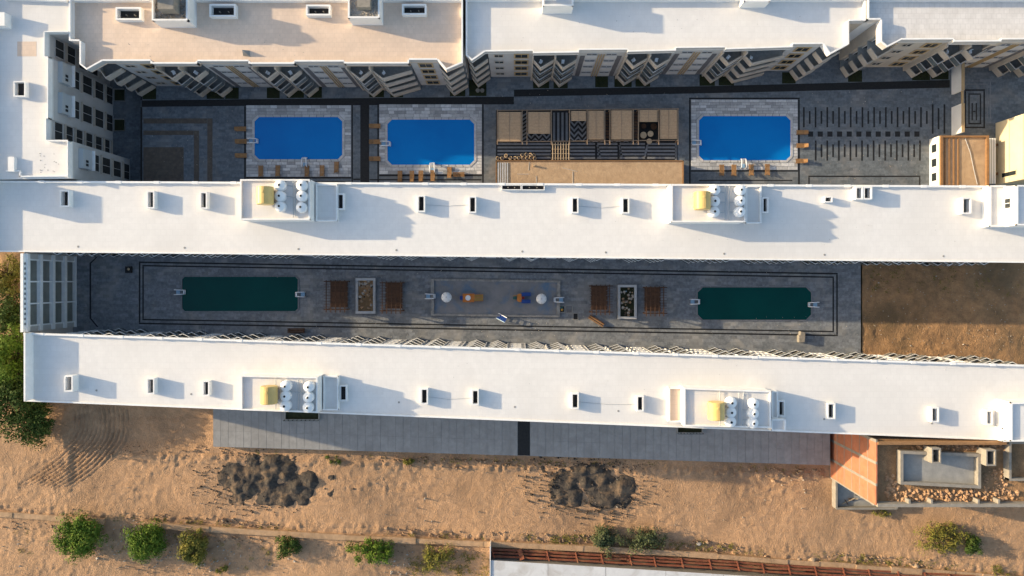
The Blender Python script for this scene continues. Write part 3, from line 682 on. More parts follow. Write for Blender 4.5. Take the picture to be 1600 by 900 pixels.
# little drain spouts / joints along the parapets
for k in range(26):
    x = 60 + k * 60
    y = 282 + (x + 24) * .00503
    if 370 < x < 530 or 1040 < x < 1195 or x > 1535: continue
    MB().prism([P2(x, y - .4, MP), P2(x + 9, y - .4, MP), P2(x + 9, y + 3.6, MP), P2(x, y + 3.6, MP)], MD + .01, MP + .03).build('parapet_cap', MT['trim'], rM)
for k in range(25):
    x = 60 + k * 62; y = 520 + (x - 36.5) * .03206
    MB().prism([P2(x, y - .4, MP), P2(x + 8, y - .2, MP), P2(x + 8, y + 3.9, MP), P2(x, y + 3.6, MP)], MD + .01, MP + .03).build('parapet_cap', MT['trim'], rS)
# west end parapets
MB().seg(P2(-13, 283, MD), P2(-13, 393, MD), .3, MD + .003, MD + 1.2).build('parapet', MT['trim'], rM)
x0, y0 = P2(-40, 270, MD); x1, y1 = P2(-5, 311, MD); MB().box(x0, x1, y1, y0, MD + .003, MD + 4.2).build('stair_block', MT['plaster'], rM)
a = P2(37, 520.6, MD + 1.8); b = P2(37, 627, MD + 1.8)
MB().seg(a, b, .25, MD + .003, MD + 1.8, side=1).build('parapet', MT['trim'], rS)
# vents
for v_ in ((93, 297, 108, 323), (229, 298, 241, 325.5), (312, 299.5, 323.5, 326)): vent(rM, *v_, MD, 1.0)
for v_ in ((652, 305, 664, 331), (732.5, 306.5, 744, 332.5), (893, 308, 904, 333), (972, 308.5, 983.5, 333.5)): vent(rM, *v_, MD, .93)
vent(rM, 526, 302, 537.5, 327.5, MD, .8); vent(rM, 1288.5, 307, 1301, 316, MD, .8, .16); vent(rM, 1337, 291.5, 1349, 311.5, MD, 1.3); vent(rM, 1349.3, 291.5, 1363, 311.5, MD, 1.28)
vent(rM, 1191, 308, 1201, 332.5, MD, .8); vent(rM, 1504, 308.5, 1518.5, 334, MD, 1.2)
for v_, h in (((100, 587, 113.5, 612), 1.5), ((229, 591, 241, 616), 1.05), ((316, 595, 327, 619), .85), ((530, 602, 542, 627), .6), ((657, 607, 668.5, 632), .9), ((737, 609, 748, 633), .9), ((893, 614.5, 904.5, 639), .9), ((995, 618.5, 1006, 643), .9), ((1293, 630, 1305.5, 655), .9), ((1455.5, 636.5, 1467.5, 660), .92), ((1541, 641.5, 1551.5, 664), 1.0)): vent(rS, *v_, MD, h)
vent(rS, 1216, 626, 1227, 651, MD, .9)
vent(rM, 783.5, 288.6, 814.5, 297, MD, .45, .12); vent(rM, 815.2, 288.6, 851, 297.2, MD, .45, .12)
# raised tank blocks
o, z = block(rM, 375, 280, 484, 343.5, MD, 3.2, .4); zM1 = z
block(rM, 493, 287.5, 527, 345.5, MD, .9, .35)
tanks((((436, 289), (436, 306), (436, 322)), ((470, 289), (470, 306), (469.5, 323.5))), z, 'left tank block, middle roof')
put('y', 412, 305, z, 'large yellow tank on left tank block, middle roof')
pipes(o, [((458, 284), (458, 340)), ((446, 289), (466, 292)), ((446, 306), (462, 309)), ((462, 286), (461.5, 338))], z + .25)
o, z = block(rM, 1049, 288, 1165, 347, MD, 3.2, .4)
block(rM, 1165.6, 290, 1190, 349, MD, .9, .35)
tanks((((1118, 296), (1117.5, 314), (1117, 330.5)), ((1158.5, 296.5), (1158, 313.5), (1157.5, 330.5))), z, 'right tank block, middle roof')
put('y', 1099, 313, z, 'large yellow tank on right tank block, middle roof')
pipes(o, [((1134, 291), (1132, 344)), ((1140, 291), (1139, 344)), ((1126, 300), (1132, 301)), ((1126, 316), (1132, 316)), ((1126, 332), (1132, 332)), ((1139, 316), (1148, 316)), ((1139, 331), (1148, 331))], z + .25)
o, z = block(rS, 376, 586, 496, 643, MD, 3.2, .4, ys=(586.5, 589, 645, 641))
block(rS, 505, 587.5, 528.5, 641, MD, .9, .35)
tanks((((445, 604), (444.5, 619.5), (444, 635)), ((481, 605), (480.5, 621.5), (480, 637.5))), z, 'left tank block, bottom roof')
put('y', 418, 618, z, 'large yellow tank on left tank block, bottom roof')
pipes(o, [((466, 592), (464, 640)), ((470, 592), (468, 641)), ((452, 611), (476, 614)), ((431, 589), (431, 640))], z + .25)
block(rS, 1045, 605.5, 1066, 660, MD, 1.4, .35, top='roof_tan')
o, z = block(rS, 1069, 607, 1205, 668, MD, 3.0, .4, ys=(606, 611, 669, 666))
block(rS, 1205.6, 655, 1228, 673.5, MD, 2.2, .35)
block(rS, 1206, 611.5, 1216, 654, MD, 1.4, .3)
tanks((((1144, 630), (1143.5, 645), (1143, 660)), ((1179, 632), (1178.5, 647), (1178, 662))), z, 'right tank block, bottom roof')
put('y', 1121, 643, z, 'large yellow tank on right tank block, bottom roof')
pipes(o, [((1155, 613), (1153, 667)), ((1162, 613), (1160, 667)), ((1125, 611), (1125, 665)), ((1160, 640), (1170, 641)), ((1160, 655), (1170, 656))], z + .25)
# right end blocks
block(rM, 1547, 289.5, 1572, 354, MD, 1.9, .3)
ob, z = block(rM, 1589, 289, 1660, 352, MD, 4.3, .4)
fR = Facade((P2(1589, 289, MD + 4.3)[0] - .002, P2(1589, 310, MD + 2)[1]), (P2(1589, 289, MD + 4.3)[0] - .002, P2(1589, 330, MD + 2)[1]))
fR.n = Vector((-1, 0))
fbox(fR, .1, 1.5, .004, .06, MD + 1.5, MD + 2.9).build('window', MT['glass'], ob)
fbox(fR, .76, .84, .061, .1, MD + 1.5, MD + 2.9).build('window_bar', MT['trim'], ob)
block(rS, 1580, 629, 1660, 690, MD, 3.3, .4); block(rS, 1567, 669, 1579.5, 690.5, MD, 1.8, .3)

# ------------------------------------------------------------------ end wall of the lower courtyard
zE = 12.9
xE = P2(36, 450, zE)[0]; yE0 = P2(36, 396, zE)[1]; yE1 = P2(36, 519, zE)[1]
rE = empty('gallery_wall', (xE, (yE0 + yE1) / 2, ZB), 'white gridded end wall with glazed panels closing the lower courtyard on the left', 'wall')
MB().box(xE - .42, xE, yE1, yE0, 12.1, zE).build('parapet', MT['trim'], rE)
MB().box(xE - .42, xE - .30, yE1 - 1.6, yE0 + 1.6, -3, 12.098).build('back_wall', MT['wall_grey'], rE)
rows = [0.5, 3.35, 6.3, 9.25, 12.1]
ys = np.linspace(yE1 + .9, yE0 - .9, 4)
for zz in rows: MB().box(xE - .30, xE + .35, yE1, yE0, zz - .30, zz + .30).build('floor_band', MT['trim'], rE)
for i in range(4):
    for j in range(3):
        o = MB().box(xE - .29, xE - .22, ys[j] + .12, ys[j + 1] - .12, rows[i] + .31, rows[i + 1] - .31).build('glazed_panel', MT['pane_grey'], rE)
for j in range(4): MB().box(xE - .29, xE + .12, ys[j] - .11, ys[j] + .11, .2, 12.0).build('column', MT['trim'], rE)
for j in range(2): MB().box(xE - .29, xE + .05, (yE1 if j == 0 else ys[3] + .12), (ys[0] - .12 if j == 0 else yE0), .2, 12.0).build('end_panel', MT['wall_grey'], rE)
for k in range(13):
    yy = yE1 + 1.2 + k * (yE0 - yE1 - 2.4) / 12.5
    MB().box(xE + .001, xE + .05, yy - .14, yy + .22, 12.42, 12.62).build('wall_slot', MT['dark'], rE)

# ------------------------------------------------------------------ pools
def chpoly(x0, y0, x1, y1, c, z): return [P2(*p, z) for p in ((x0 + c, y0), (x1 - c, y0), (x1, y0 + c), (x1, y1 - c), (x1 - c, y1), (x0 + c, y1), (x0, y1 - c), (x0, y0 + c))]
def pool(label, px, c, z, water, cop=3.6, mat='coping', n_per=11.0):
    x0, y0, x1, y1 = px
    ctr = P2((x0 + x1) / 2, (y0 + y1) / 2, z)
    root = empty('swimming_pool', (*ctr, z), label, 'pool', 'swimming pools')
    i = chpoly(x0, y0, x1, y1, c, z); o = chpoly(x0 - cop, y0 - cop, x1 + cop, y1 + cop, c + cop * .59, z)
    MB().prism(i, z - .03, z + .045).build('water', MT[water], root)
    for k in range(8):
        a, b, A, B = Vector(i[k]), Vector(i[(k + 1) % 8]), Vector(o[k]), Vector(o[(k + 1) % 8])
        n = max(1, round((b - a).length / M1(n_per, z)))
        for j in range(n):
            t0 = j / n + .004; t1 = (j + 1) / n - .004
            MB().prism([tuple(a.lerp(b, t0)), tuple(a.lerp(b, t1)), tuple(A.lerp(B, t1)), tuple(A.lerp(B, t0))], z - .02, z + .10 + random.uniform(0, .012)).build('coping_stone', MT[mat], root)
    return root
def deck(px, hole, z, par, mat='slab', rowh=4.7, lo=7, hi=19, seed=1, cop=3.6, c=7):
    rg = random.Random(seed); x0, y0, x1, y1 = px; hx0, hy0, hx1, hy1 = hole[0] - cop - .3, hole[1] - cop - .3, hole[2] + cop + .3, hole[3] + cop + .3
    base = MB().prism(rect(x0, y0, x1, y1, z), z - .05, z + .012).build('pool_deck', MT['inlay_grey']); base['kind'] = 'structure'
    def rows(a, b):
        n = max(1, round((b - a) / rowh)); return [(a + (b - a) * i / n, a + (b - a) * (i + 1) / n) for i in range(n)]
    def lay(xa, xb, ya, yb):
        x = xa - rg.uniform(0, 5) if xb - xa > 20 else xa
        while x < xb - .5:
            nx = min(x + rg.uniform(lo, hi), xb)
            if xb - nx < 4: nx = xb
            s = max(x, xa); a = P2(s + .25, ya + .25, z); b = P2(nx - .25, yb - .25, z)
            if b[0] > a[0] + .05: place(unit(MT[mat]), 'paving_slab', base, ((a[0] + b[0]) / 2, (a[1] + b[1]) / 2, z + .012), scale=(b[0] - a[0], a[1] - b[1], .035 + rg.uniform(0, .012)))
            x = nx
    for ya, yb in rows(y0, hy0): lay(x0, x1, ya, yb)
    for ya, yb in rows(hy0, hy1): lay(x0, hx0, ya, yb); lay(hx1, x1, ya, yb)
    for ya, yb in rows(hy1, y1): lay(x0, x1, ya, yb)
    cc = c + 2.0
    for sx, sy in ((hx0, hy0), (hx1, hy0), (hx1, hy1), (hx0, hy1)):
        dx = cc if sx == hx0 else -cc; dy = cc if sy == hy0 else -cc
        MB().prism([P2(sx, sy, z), P2(sx + dx, sy, z), P2(sx, sy + dy, z)], z + .012, z + .045).build('corner_slab', MT[mat], base)
p1 = (398, 183, 535, 249); p2 = (605.5, 187, 741, 257.5); p3 = (1092, 181.5, 1235, 250.5)
deck((384.8, 164.5, 548.6, 276.2), p1, ZA, c1, seed=2); deck((592.6, 163, 753, 272.2), p2, ZA, c1, seed=3); deck((1079.8, 155.6, 1246.4, 265.6), p3, ZA, c1, seed=4)
pool('clear blue pool at the left of the upper courtyard', p1, 7, ZA, 'water_blue')
pool('clear blue pool in the middle of the upper courtyard, left of the pergola', p2, 7, ZA, 'water_blue')
pool('clear blue pool at the right of the upper courtyard, right of the pergola', p3, 7, ZA, 'water_blue')
pool('long dark green pool at the left of the lower courtyard', (285, 432.5, 465.5, 486), 4, ZB, 'water_green', 2.2, 'inlay_grey', 12)
pool('long dark green pool at the right of the lower courtyard', (1090, 449, 1267, 499.5), 8, ZB, 'water_green', 2.2, 'inlay_grey', 12)

# pool ladders
LADP = empty('pool_ladder', (0, 0, 0), 'x', 'ladder', 'pool ladders')
for s in (-.32, .32):
    MB().tube([(s, -.75, .05), (s, -.75, .62), (s, -.62, .82), (s * .92, -.1, .86), (s * .85, .42, .72), (s * .8, .55, .35), (s * .8, .55, .06)], .065, 8).build('handrail', MT['steel_white'], LADP, smooth=True)
for i, y in enumerate((.42, .56)): MB().box(-.27, .27, y - .07, y + .07, .12 + .16 * (1 - i), .17 + .16 * (1 - i)).build('step', MT['steel_white'], LADP)
MB().box(-.26, .26, -.66, -.12, .10, .16).build('tread_mat', MT['blue_pale'], LADP)
lf = True
def ladder(px, py, z, rot, label):
    global lf
    x, y = P2(px, py, z + .6)
    if lf: lf = False; LADP.location = (x, y, z + .05); LADP.rotation_euler = (0, 0, R(rot)); LADP['label'] = label; LADP.scale = (1.3, 1.25, 1)
    else: copy_tree(LADP, (x, y, z + .05), R(rot), label, scale=(1.3, 1.25, 1))
ladder(395, 220, ZA, -90, 'white ladder on the left side of the left blue pool'); ladder(475.5, 252, ZA, 0, 'white ladder on the bottom side of the left blue pool')
ladder(603, 224.5, ZA, -90, 'white ladder on the left side of the middle blue pool'); ladder(675.5, 260.5, ZA, 0, 'white ladder on the bottom side of the middle blue pool')
ladder(1090, 223, ZA, -90, 'white ladder on the left side of the right blue pool'); ladder(1162, 254, ZA, 0, 'white ladder on the bottom side of the right blue pool')
ladder(281, 456.5, ZB, -90, 'white ladder on the left end of the left green pool'); ladder(467.5, 460, ZB, 90, 'white ladder on the right end of the left green pool')
ladder(1087.5, 471.5, ZB, -90, 'white ladder on the left end of the right green pool'); ladder(1271, 476, ZB, 90, 'white ladder on the right end of the right green pool')
ladder(673, 463, ZB + .3, -90, 'white and blue ladder at the left rim of the empty children\'s pool'); ladder(872.5, 468.5, ZB + .3, 90, 'white and blue ladder at the right rim of the empty children\'s pool')

# sun loungers
LOUP = empty('sun_lounger', (0, 0, 0), 'x', 'sun lounger', 'wooden sun loungers by the blue pools')
for x in (-.33, .33):
    MB().box(x - .035, x + .035, -1.0, 1.0, .24, .34).build('side_rail', MT['wood'], LOUP)
    for y in (-.85, .75): MB().box(x - .04, x + .04, y - .04, y + .04, 0, .238).build('leg', MT['wood'], LOUP)
m = MB()
for k in range(9): m.box(-.29, .29, -.96 + k * .142, -.96 + k * .142 + .12, .30, .335)
m.build('seat_slats', MT['wood'], LOUP)
m = MB()
for k in range(5):
    y0 = .34 + k * .125; z0 = .34 + k * .06
    m.add([(-.29, y0, z0), (.29, y0, z0), (.29, y0 + .11, z0 + .053), (-.29, y0 + .11, z0 + .053), (-.29, y0, z0 + .03), (.29, y0, z0 + .03), (.29, y0 + .11, z0 + .083), (-.29, y0 + .11, z0 + .083)], [(0, 3, 2, 1), (4, 5, 6, 7), (0, 1, 5, 4), (1, 2, 6, 5), (2, 3, 7, 6), (3, 0, 4, 7)])
m.build('backrest', MT['wood'], LOUP)
lo1 = True
def lounger(px, py, rot, label, s=1.0):
    global lo1
    x, y = P2(px, py, ZA)
    if lo1: lo1 = False; LOUP.location = (x, y, ZA + .05); LOUP.rotation_euler = (0, 0, R(rot)); LOUP['label'] = label; LOUP.scale = (1.05, 1.0, 1)
    else: copy_tree(LOUP, (x, y, ZA + .05), R(rot), label, scale=(1.05, s, 1))

for i, y in enumerate((202, 221.5, 243.5)): lounger(377 + (i > 0), y, 90, 'wooden sun lounger left of the left blue pool, %s from the top' % ords[i])
for i, (x, y) in enumerate(((408.5, 268), (435, 267.5), (480.5, 268), (504, 267.5), (526.5, 262))): lounger(x, y, 180, 'wooden sun lounger below the left blue pool, %s from the left' % ords[i])
for i, y in enumerate((197.5, 222, 248.5)): lounger(586.5, y, 90, 'wooden sun lounger left of the middle blue pool, %s from the top' % ords[i])
for i, (x, y) in enumerate(((625.5, 276), (644, 276), (658, 275.5), (676.5, 275), (702.5, 270))): lounger(x, y, 180, 'wooden sun lounger below the middle blue pool, %s upright one from the left' % ords[i])
lounger(717, 273, 90, 'wooden sun lounger lying sideways at the end of the row below the middle blue pool')
for i, (x, y) in enumerate(((1127, 266.5), (1146, 266.5), (1173, 266), (1198, 265.5))): lounger(x, y, 180, 'wooden sun lounger below the right blue pool, %s from the left' % ords[i])
for i, y in enumerate((207.5, 228, 252)): lounger(1252 - (i > 1), y, -90, 'wooden sun lounger right of the right blue pool, %s from the top' % ords[i])

# grass beds below the balconies
BEDS = [(223, 138, 244, 155), (323, 143, 350, 154.5), (352, 137, 373, 154.5), (417, 137, 437, 153.5), (448, 137, 475, 153), (480, 135, 503, 153), (577, 137, 600, 152), (610, 137, 630, 152), (703, 138, 727, 150.5), (733, 125, 760, 150), (833, 120, 858, 138), (865, 120, 887, 138), (930, 118, 950, 136.5), (960, 118, 987, 136), (993, 118, 1016, 135.5), (1093, 117, 1117, 134), (1123, 117, 1147, 133.5), (1222, 113, 1243, 130.5), (1325, 110, 1347, 128), (1425, 105, 1453, 125.5), (1455, 105, 1482, 124)]
gm = MB(); rg = random.Random(5)
for b in BEDS:
    q = rect(*b, ZA); MB().prism(q, -.05, .02).build('planting_bed', MT['bed'], c1)
    (x0, y1), (x1, y0) = q[0], q[2]
    for _ in range(int((x1 - x0) * (y1 - y0) * 55)):
        x = rg.uniform(x0, x1); y = rg.uniform(y0, y1); a = rg.uniform(0, 6.28); h = rg.uniform(.08, .2); w = .035; l = rg.uniform(.05, .14)
        gm.add([(x - w * math.sin(a), y + w * math.cos(a), .02), (x + w * math.sin(a), y - w * math.cos(a), .02), (x + l * math.cos(a), y + l * math.sin(a), .02 + h)], [(0, 1, 2)])
g = gm.build('grass', MT['grass'], fix=False); tag(g, 'dark green grass in the beds under the balconies of the upper courtyard', 'grass', kind='stuff')
for i, x in enumerate((746.5, 753.5)):
    xx, yy = P2(x, 141.5, .2); tag(MB().lathe(xx, yy, [(.32, .02), (.36, .35), (.30, .36), (.27, .25), (.05, .25)], 14).build('flower_pot', MT['concrete']), 'round pale flower pot on the lawn beside the tall corner, %s of two' % ('left' if i == 0 else 'right'), 'flower pot', 'two round flower pots')

# ------------------------------------------------------------------ pergola terrace
ZR = 2.6
tr = MB().prism(rect(775, 172, 1058.5, 252, ZA), -.05, .06).build('terrace', MT['inlay']); tr['kind'] = 'structure'
def tpiece(poly, m='inlay_grey'): return MB().prism([P2(a, b, .06) for a, b in poly], .05, .085).build('floor_strip', MT[m], tr)
for r in range(5):
    y = 223.5 + r * 5.4
    for x0, x1 in ((777, 861), (890, 930), (933, 965), (968, 1008), (1011, 1057)):
        tpiece([(x0 + .3, y), (x1 - .3, y), (x1 - .3, y + 3.0), (x0 + .3, y + 3.0)])
tpiece([(1054.8, 227), (1057.5, 227), (1057.5, 250), (1054.8, 250)])
for a in ((932, 226.8, 936, 244.7), (966.6, 226.8, 969.4, 244.7), (1010, 226.8, 1006, 244.7)):
    tpiece([(a[0], a[1]), (a[0] + 3, a[1]), (a[2] + 3, a[3]), (a[2], a[3])])
def zigzag(x0, x1, y0, y1, n, rows, per):
    for r in range(rows):
        yb = y0 + per * r; w = (x1 - x0) / (2 * n)
        top = [(x0 + w * i, max(min(yb + (per * .85 if i % 2 else 0), y1), y0)) for i in range(2 * n + 1)]
        bot = [(x, min(y + per * .45, y1)) for x, y in top]
        for i in range(2 * n):
            q = [top[i], top[i + 1], bot[i + 1], bot[i]]
            if max(p[1] for p in q) - min(p[1] for p in q) > .5 and abs(bot[i][1] - top[i][1]) + abs(bot[i + 1][1] - top[i + 1][1]) > .4: tpiece(q)
zigzag(824, 860, 207, 221, 3, 2, 8); zigzag(891, 916, 187, 221, 2, 4, 8.5); zigzag(778, 822, 219, 223, 4, 1, 5); zigzag(918, 990, 219, 223, 6, 1, 5)
for i in range(4): tpiece([(864 + i * 6.6, 176), (867.4 + i * 6.6, 176), (867.4 + i * 6.6, 221), (864 + i * 6.6, 221)])
for i in range(7): tpiece([(816.5, 180 + i * 6), (822.5, 176 + i * 6), (822.5, 179 + i * 6), (816.5, 183 + i * 6)])
rP = empty('pergola', (*P2(918, 200, 0), .06), 'long pergola with bamboo slat roof panels in the upper courtyard', 'pergola')
def panel(x0, y0, x1, y1):
    z = ZR; m = MB(); n = max(3, round((y1 - y0) / 2.3))
    for i in range(n):
        a = P2(x0, y0 + (y1 - y0) * i / n + .1, z); b = P2(x1, y0 + (y1 - y0) * (i + 1) / n - .1, z)
        m.box(a[0], b[0], b[1], a[1], z, z + .04)
    o = m.build('slat_panel', MT['bamboo'], rP)
    bt = MB()
    for t in (.02, .48, .95):
        xa = P2(x0 + (x1 - x0) * t, 0, z)[0]; bt.box(xa, xa + .06, P2(0, y1, z)[1], P2(0, y0, z)[1], z + .042, z + .075)
    for i in range(1, 10, 2):
        yy = P2(0, y0 + (y1 - y0) * i / 10, z)[1]; bt.box(P2(x0, 0, z)[0], P2(x1, 0, z)[0], yy - .03, yy + .03, z - .05, z - .003)
    bt.build('batten', MT['beam_tan'], o)
for a in ((778, 175, 815, 221), (825, 175, 860, 209), (892, 173.5, 916, 189), (919, 173, 944, 218), (955, 172.5, 988, 218), (999, 172, 1027.5, 190.5), (1031, 171.5, 1058.5, 217)): panel(*a)
for x in (777, 816, 823.4, 861.6, 890, 917.6, 945, 953, 989.5, 997.5, 1029.3, 1059.5):
    a = P(x, 171, ZR - .1); b = P(x, 226, ZR - .1); MB().beam(a, b, .13, .16).build('rafter', MT['beam_tan'], rP)
for y in (172.5, 221.5): MB().beam(P(776, y, ZR - .28), P(1060.5, y - 2.5, ZR - .28), .12, .16).build('beam', MT['beam_tan'], rP)
for x in (777, 823.4, 861.6, 890, 917.6, 953, 997.5, 1029.3, 1059.5):
    for y in (172.5, 221):
        X, Y = P2(x, y - (x - 776) * .008, ZR - .4); MB().box(X - .07, X + .07, Y - .07, Y + .07, .06, ZR - .36).build('post', MT['beam_tan'], rP)
for a in ((946, 175, 952, 218), (990.5, 175, 996.5, 218)):
    for k in range(9):
        yy = a[1] + k * 4.7; q = rect(a[0], yy, a[2], yy + 3.6, 1.9); MB().prism(q, 1.86, 1.9).build('dark_slat', MT['wood_dark'], rP)
# white lattice walkway
rL = empty('lattice_canopy', (*P2(876, 235, 0), .06), 'white slatted lattice canopy between pergola and flat tan roof', 'canopy')
for i in range(7):
    x = 863.5 + i * 4.2; MB().beam(P(x, 222.5, 2.2), P(x, 249.6, 2.2), .13, .06).build('slat', MT['wicker'], rL)
for i in range(4): MB().beam(P(862, 226 + i * 7, 2.12), P(891, 226 + i * 7, 2.12), .08, .08).build('crossbar', MT['wicker'], rL)
for x in (862.5, 890.5):
    for y in (223, 249): X, Y = P2(x, y, 2); MB().box(X - .06, X + .06, Y - .06, Y + .06, .06, 2.06).build('post', MT['beam_tan'], rL)
# round tables under the open part
for i, (x, y, rr) in enumerate(((1005.5, 211, .55), (1016.5, 209, .5), (1021.5, 197.5, .52), (1006, 197, .42), (1014.5, 220.5, .46))):
    X, Y = P2(x, y, .8); t = empty('round_table', (X, Y, .06), 'round wooden table in the open pergola bay, %s' % ('large one at the left', 'at the centre', 'at the upper right', 'small dark one at the upper left', 'lowest, under the front beam')[i], 'table', 'round tables in the pergola')
    MB().lathe(X, Y, [(rr, .72), (rr + .02, .75), (rr, .78)], 20).build('table_top', MT['wicker'] if i in (0, 1, 4) else MT['wood_dark'], t)
    MB().lathe(X, Y, [(.25, .06), (.08, .15), (.07, .72)], 12).build('pedestal', MT['wood_dark'], t)
# wicker stools in a row
STP = None
spots = [(777.5, 247.5), (784.5, 247.5), (790.5, 243.5), (797.5, 247), (804.5, 247), (810.5, 247), (816, 242.5), (817.5, 247.5), (822.5, 242), (823.5, 247.5), (828.5, 242), (829.5, 247), (834.5, 243), (835.5, 248)]
for i, (x, y) in enumerate(spots):
    X, Y = P2(x, y, .5)
    lab = 'pale wicker tub chair beside the flat tan roof, %s from the left' % ords[i]
    if STP is None:
        STP = empty('tub_chair', (X, Y, .085), lab, 'chair', 'wicker tub chairs'); 
        m = MB(); n = 14; v = []; f = []
        for j, (r, z) in enumerate(((.27, 0), (.31, .65), (.24, .68), (.21, .40))):
            for k2 in range(n):
                t = 2 * math.pi * k2 / n; zz = z + (.0 if z < .5 else .12 * math.sin(t)); v.append((X + r * math.cos(t), Y + r * math.sin(t), .085 + zz))
        for j in range(3):
            for k2 in range(n): f.append((j * n + k2, j * n + (k2 + 1) % n, (j + 1) * n + (k2 + 1) % n, (j + 1) * n + k2))
        m.add(v, f).build('shell', MT['wicker'], STP)
        MB().lathe(X, Y, [(.21, .40), (.22, .48), (.18, .50)], 14).build('seat_cushion', MT['concrete'], STP)
    else: copy_tree(STP, (X, Y, .085), random.uniform(0, 6), lab)
# flat tan roof of the low pavilion
rT = empty('pavilion', (*P2(920, 270, 0), 0), 'low pavilion with long flat sandy tan roof beside the middle block', 'building')
q = rect(774.5, 250.5, 1068.5, 305, 3.2)
MB().prism(q, 0.062, 3.0).build('wall', MT['brown_edge'], rT); MB().prism([P2(777, 252.5, 3), P2(1066, 252.5, 3), P2(1066, 304, 3), P2(777, 304, 3)], 3.001, 3.08).build('roof', MT['sand'], rT)
for a, b in (((774.5, 250.5), (1068.5, 250.5)), ((1068.5, 250.5), (1068.5, 304)), ((774.5, 304), (774.5, 250.5))): MB().seg(P2(*a, 3.25), P2(*b, 3.25), .16, 3.003, 3.25, side=-1).build('edge_board', MT['brown_edge'], rT)
for i in range(5): MB().prism(rect(777.5 + i * 3.6, 254, 779.4 + i * 3.6, 302, 3.2), 3.081, 3.2).build('roof_batten', MT['coping'], rT)
for s in (((826, 266), (827, 253)), ((808, 272), (826, 272)), ((838, 288), (838, 275)), ((878, 262), (902, 268)), ((895, 290), (895, 268))): MB().tube([P(*s[0], 3.11), P(*s[1], 3.11)], .03).build('cable', MT['coping'], rT)
MB().box(*(lambda a, b: (a[0], b[0], b[1], a[1]))(P2(833, 257, 3.7), P2(836, 259.5, 3.7)), 3.081, 3.6).build('roof_pipe', MT['wicker'], rT)

# ------------------------------------------------------------------ right end of the upper courtyard
bwl = empty('boundary_wall', (75.5, 31, 0), 'white boundary wall with an opening at the right of the upper courtyard', 'wall')
for y0, y1 in ((103, 148), (168, 212)):
    a = P2(1487.5 if y0 < 150 else 1486, y0, 0); b = P2(1487.5 if y0 < 150 else 1486, y1, 0)
    o = MB().box(75.35, 75.75, b[1], a[1], 0.015, 2.75).build('wall_section', MT['plaster'], bwl)
    MB().box(75.30, 75.80, b[1], a[1], 2.752, 2.86).build('coping', MT['ochre'], o)
MB().box(75.40, 75.70, P2(0, 167.8, 0)[1], P2(0, 148.2, 0)[1], 2.5, 2.74).build('lintel', MT['ochre'], bwl)
hut = empty('flat_roofed_hut', (*P2(1500, 250, 0), 0), 'white walled hut with brown-edged sandy roof and three west windows', 'building')
hx0, hy0 = P2(1470, 211.5, 3.2); hx1 = P2(1545.5, 0, 3.2)[0]
MB().box(hx0, hx1, 15.4, hy0, .014, 2.8).build('wall', MT['plaster'], hut)
MB().box(hx0 + .3, hx1 - .3, 15.6, hy0 - .3, 2.801, 2.86).build('roof', MT['sand'], hut)
for b in ((hx0, hx0 + .42, 15.4, hy0, 3.2), (hx1 - .42, hx1, 15.4, hy0, 3.199), (hx0 + .42, hx1 - .42, hy0 - .35, hy0, 3.198)): MB().box(*b[:4], 2.802, b[4]).build('edge_board', MT['brown_edge'], hut)
for i in range(4): MB().box(hx0 + .75 + i * .75, hx0 + .98 + i * .75, 15.6, hy0 - .4, 2.861, 3.0).build('roof_batten', MT['brown_edge'], hut)
fh = Facade((hx0, hy0), (hx0, 15.4)); fh.n = Vector((-1, 0))
for k in range(3): window(fh, hut, 1.2 + k * 2.45, 2.55 + k * 2.45, .75, 2.15, .004, 'trim', .1, 0)
MB().tube([P(1508, 216, 2.95), P(1516, 238, 2.95), P(1521, 262, 2.95), P(1527, 288, 2.95)], .06).build('cable', MT['coping'], hut)
cb = empty('rendered_building', (88, 22, 0), 'cream rendered building with tall sunlit wall at the right edge', 'building')
MB().box(83, 99, 16.8, 27.5, .013, 11.8).build('wall', MT['cream'], cb)
fc = Facade((83, 27.5), (83, 16.8)); fc.n = Vector((-1, 0))
for a in ((.02, 10.6, 3.3, 3.38), (.02, 10.6, 6.5, 6.58)): fbox(fc, a[0], a[1], .003, .03, a[2], a[3]).build('wall_joint', MT['sand'], cb)
for s0, z0, w, h in ((9.0, 1.6, .7, 3.4), (6.2, 8.0, .8, .8)): window(fc, cb, s0, s0 + w, z0, z0 + h, .004, 'cream', .12, 0)
ms = empty('metal_sheets', (*P2(1551, 250, 0), 0), 'grey metal pipes leaning in the gap between hut and cream building', 'pipes')
for i in range(5): MB().tube([P(1547 + i * 1.9, 216, 1.6), P(1547 + i * 1.9, 287, 1.6 + .05 * i)], .10, 8).build('pipe', MT['ac'] if i % 2 else MT['steel_white'], ms)
for y in (225, 270): MB().box(*(lambda a, b: (a[0], b[0], b[1], a[1]))(P2(1546.5, y, 1), P2(1556.5, y + 4, 1)), .013, 1.49).build('trestle', MT['wood_dark'], ms)

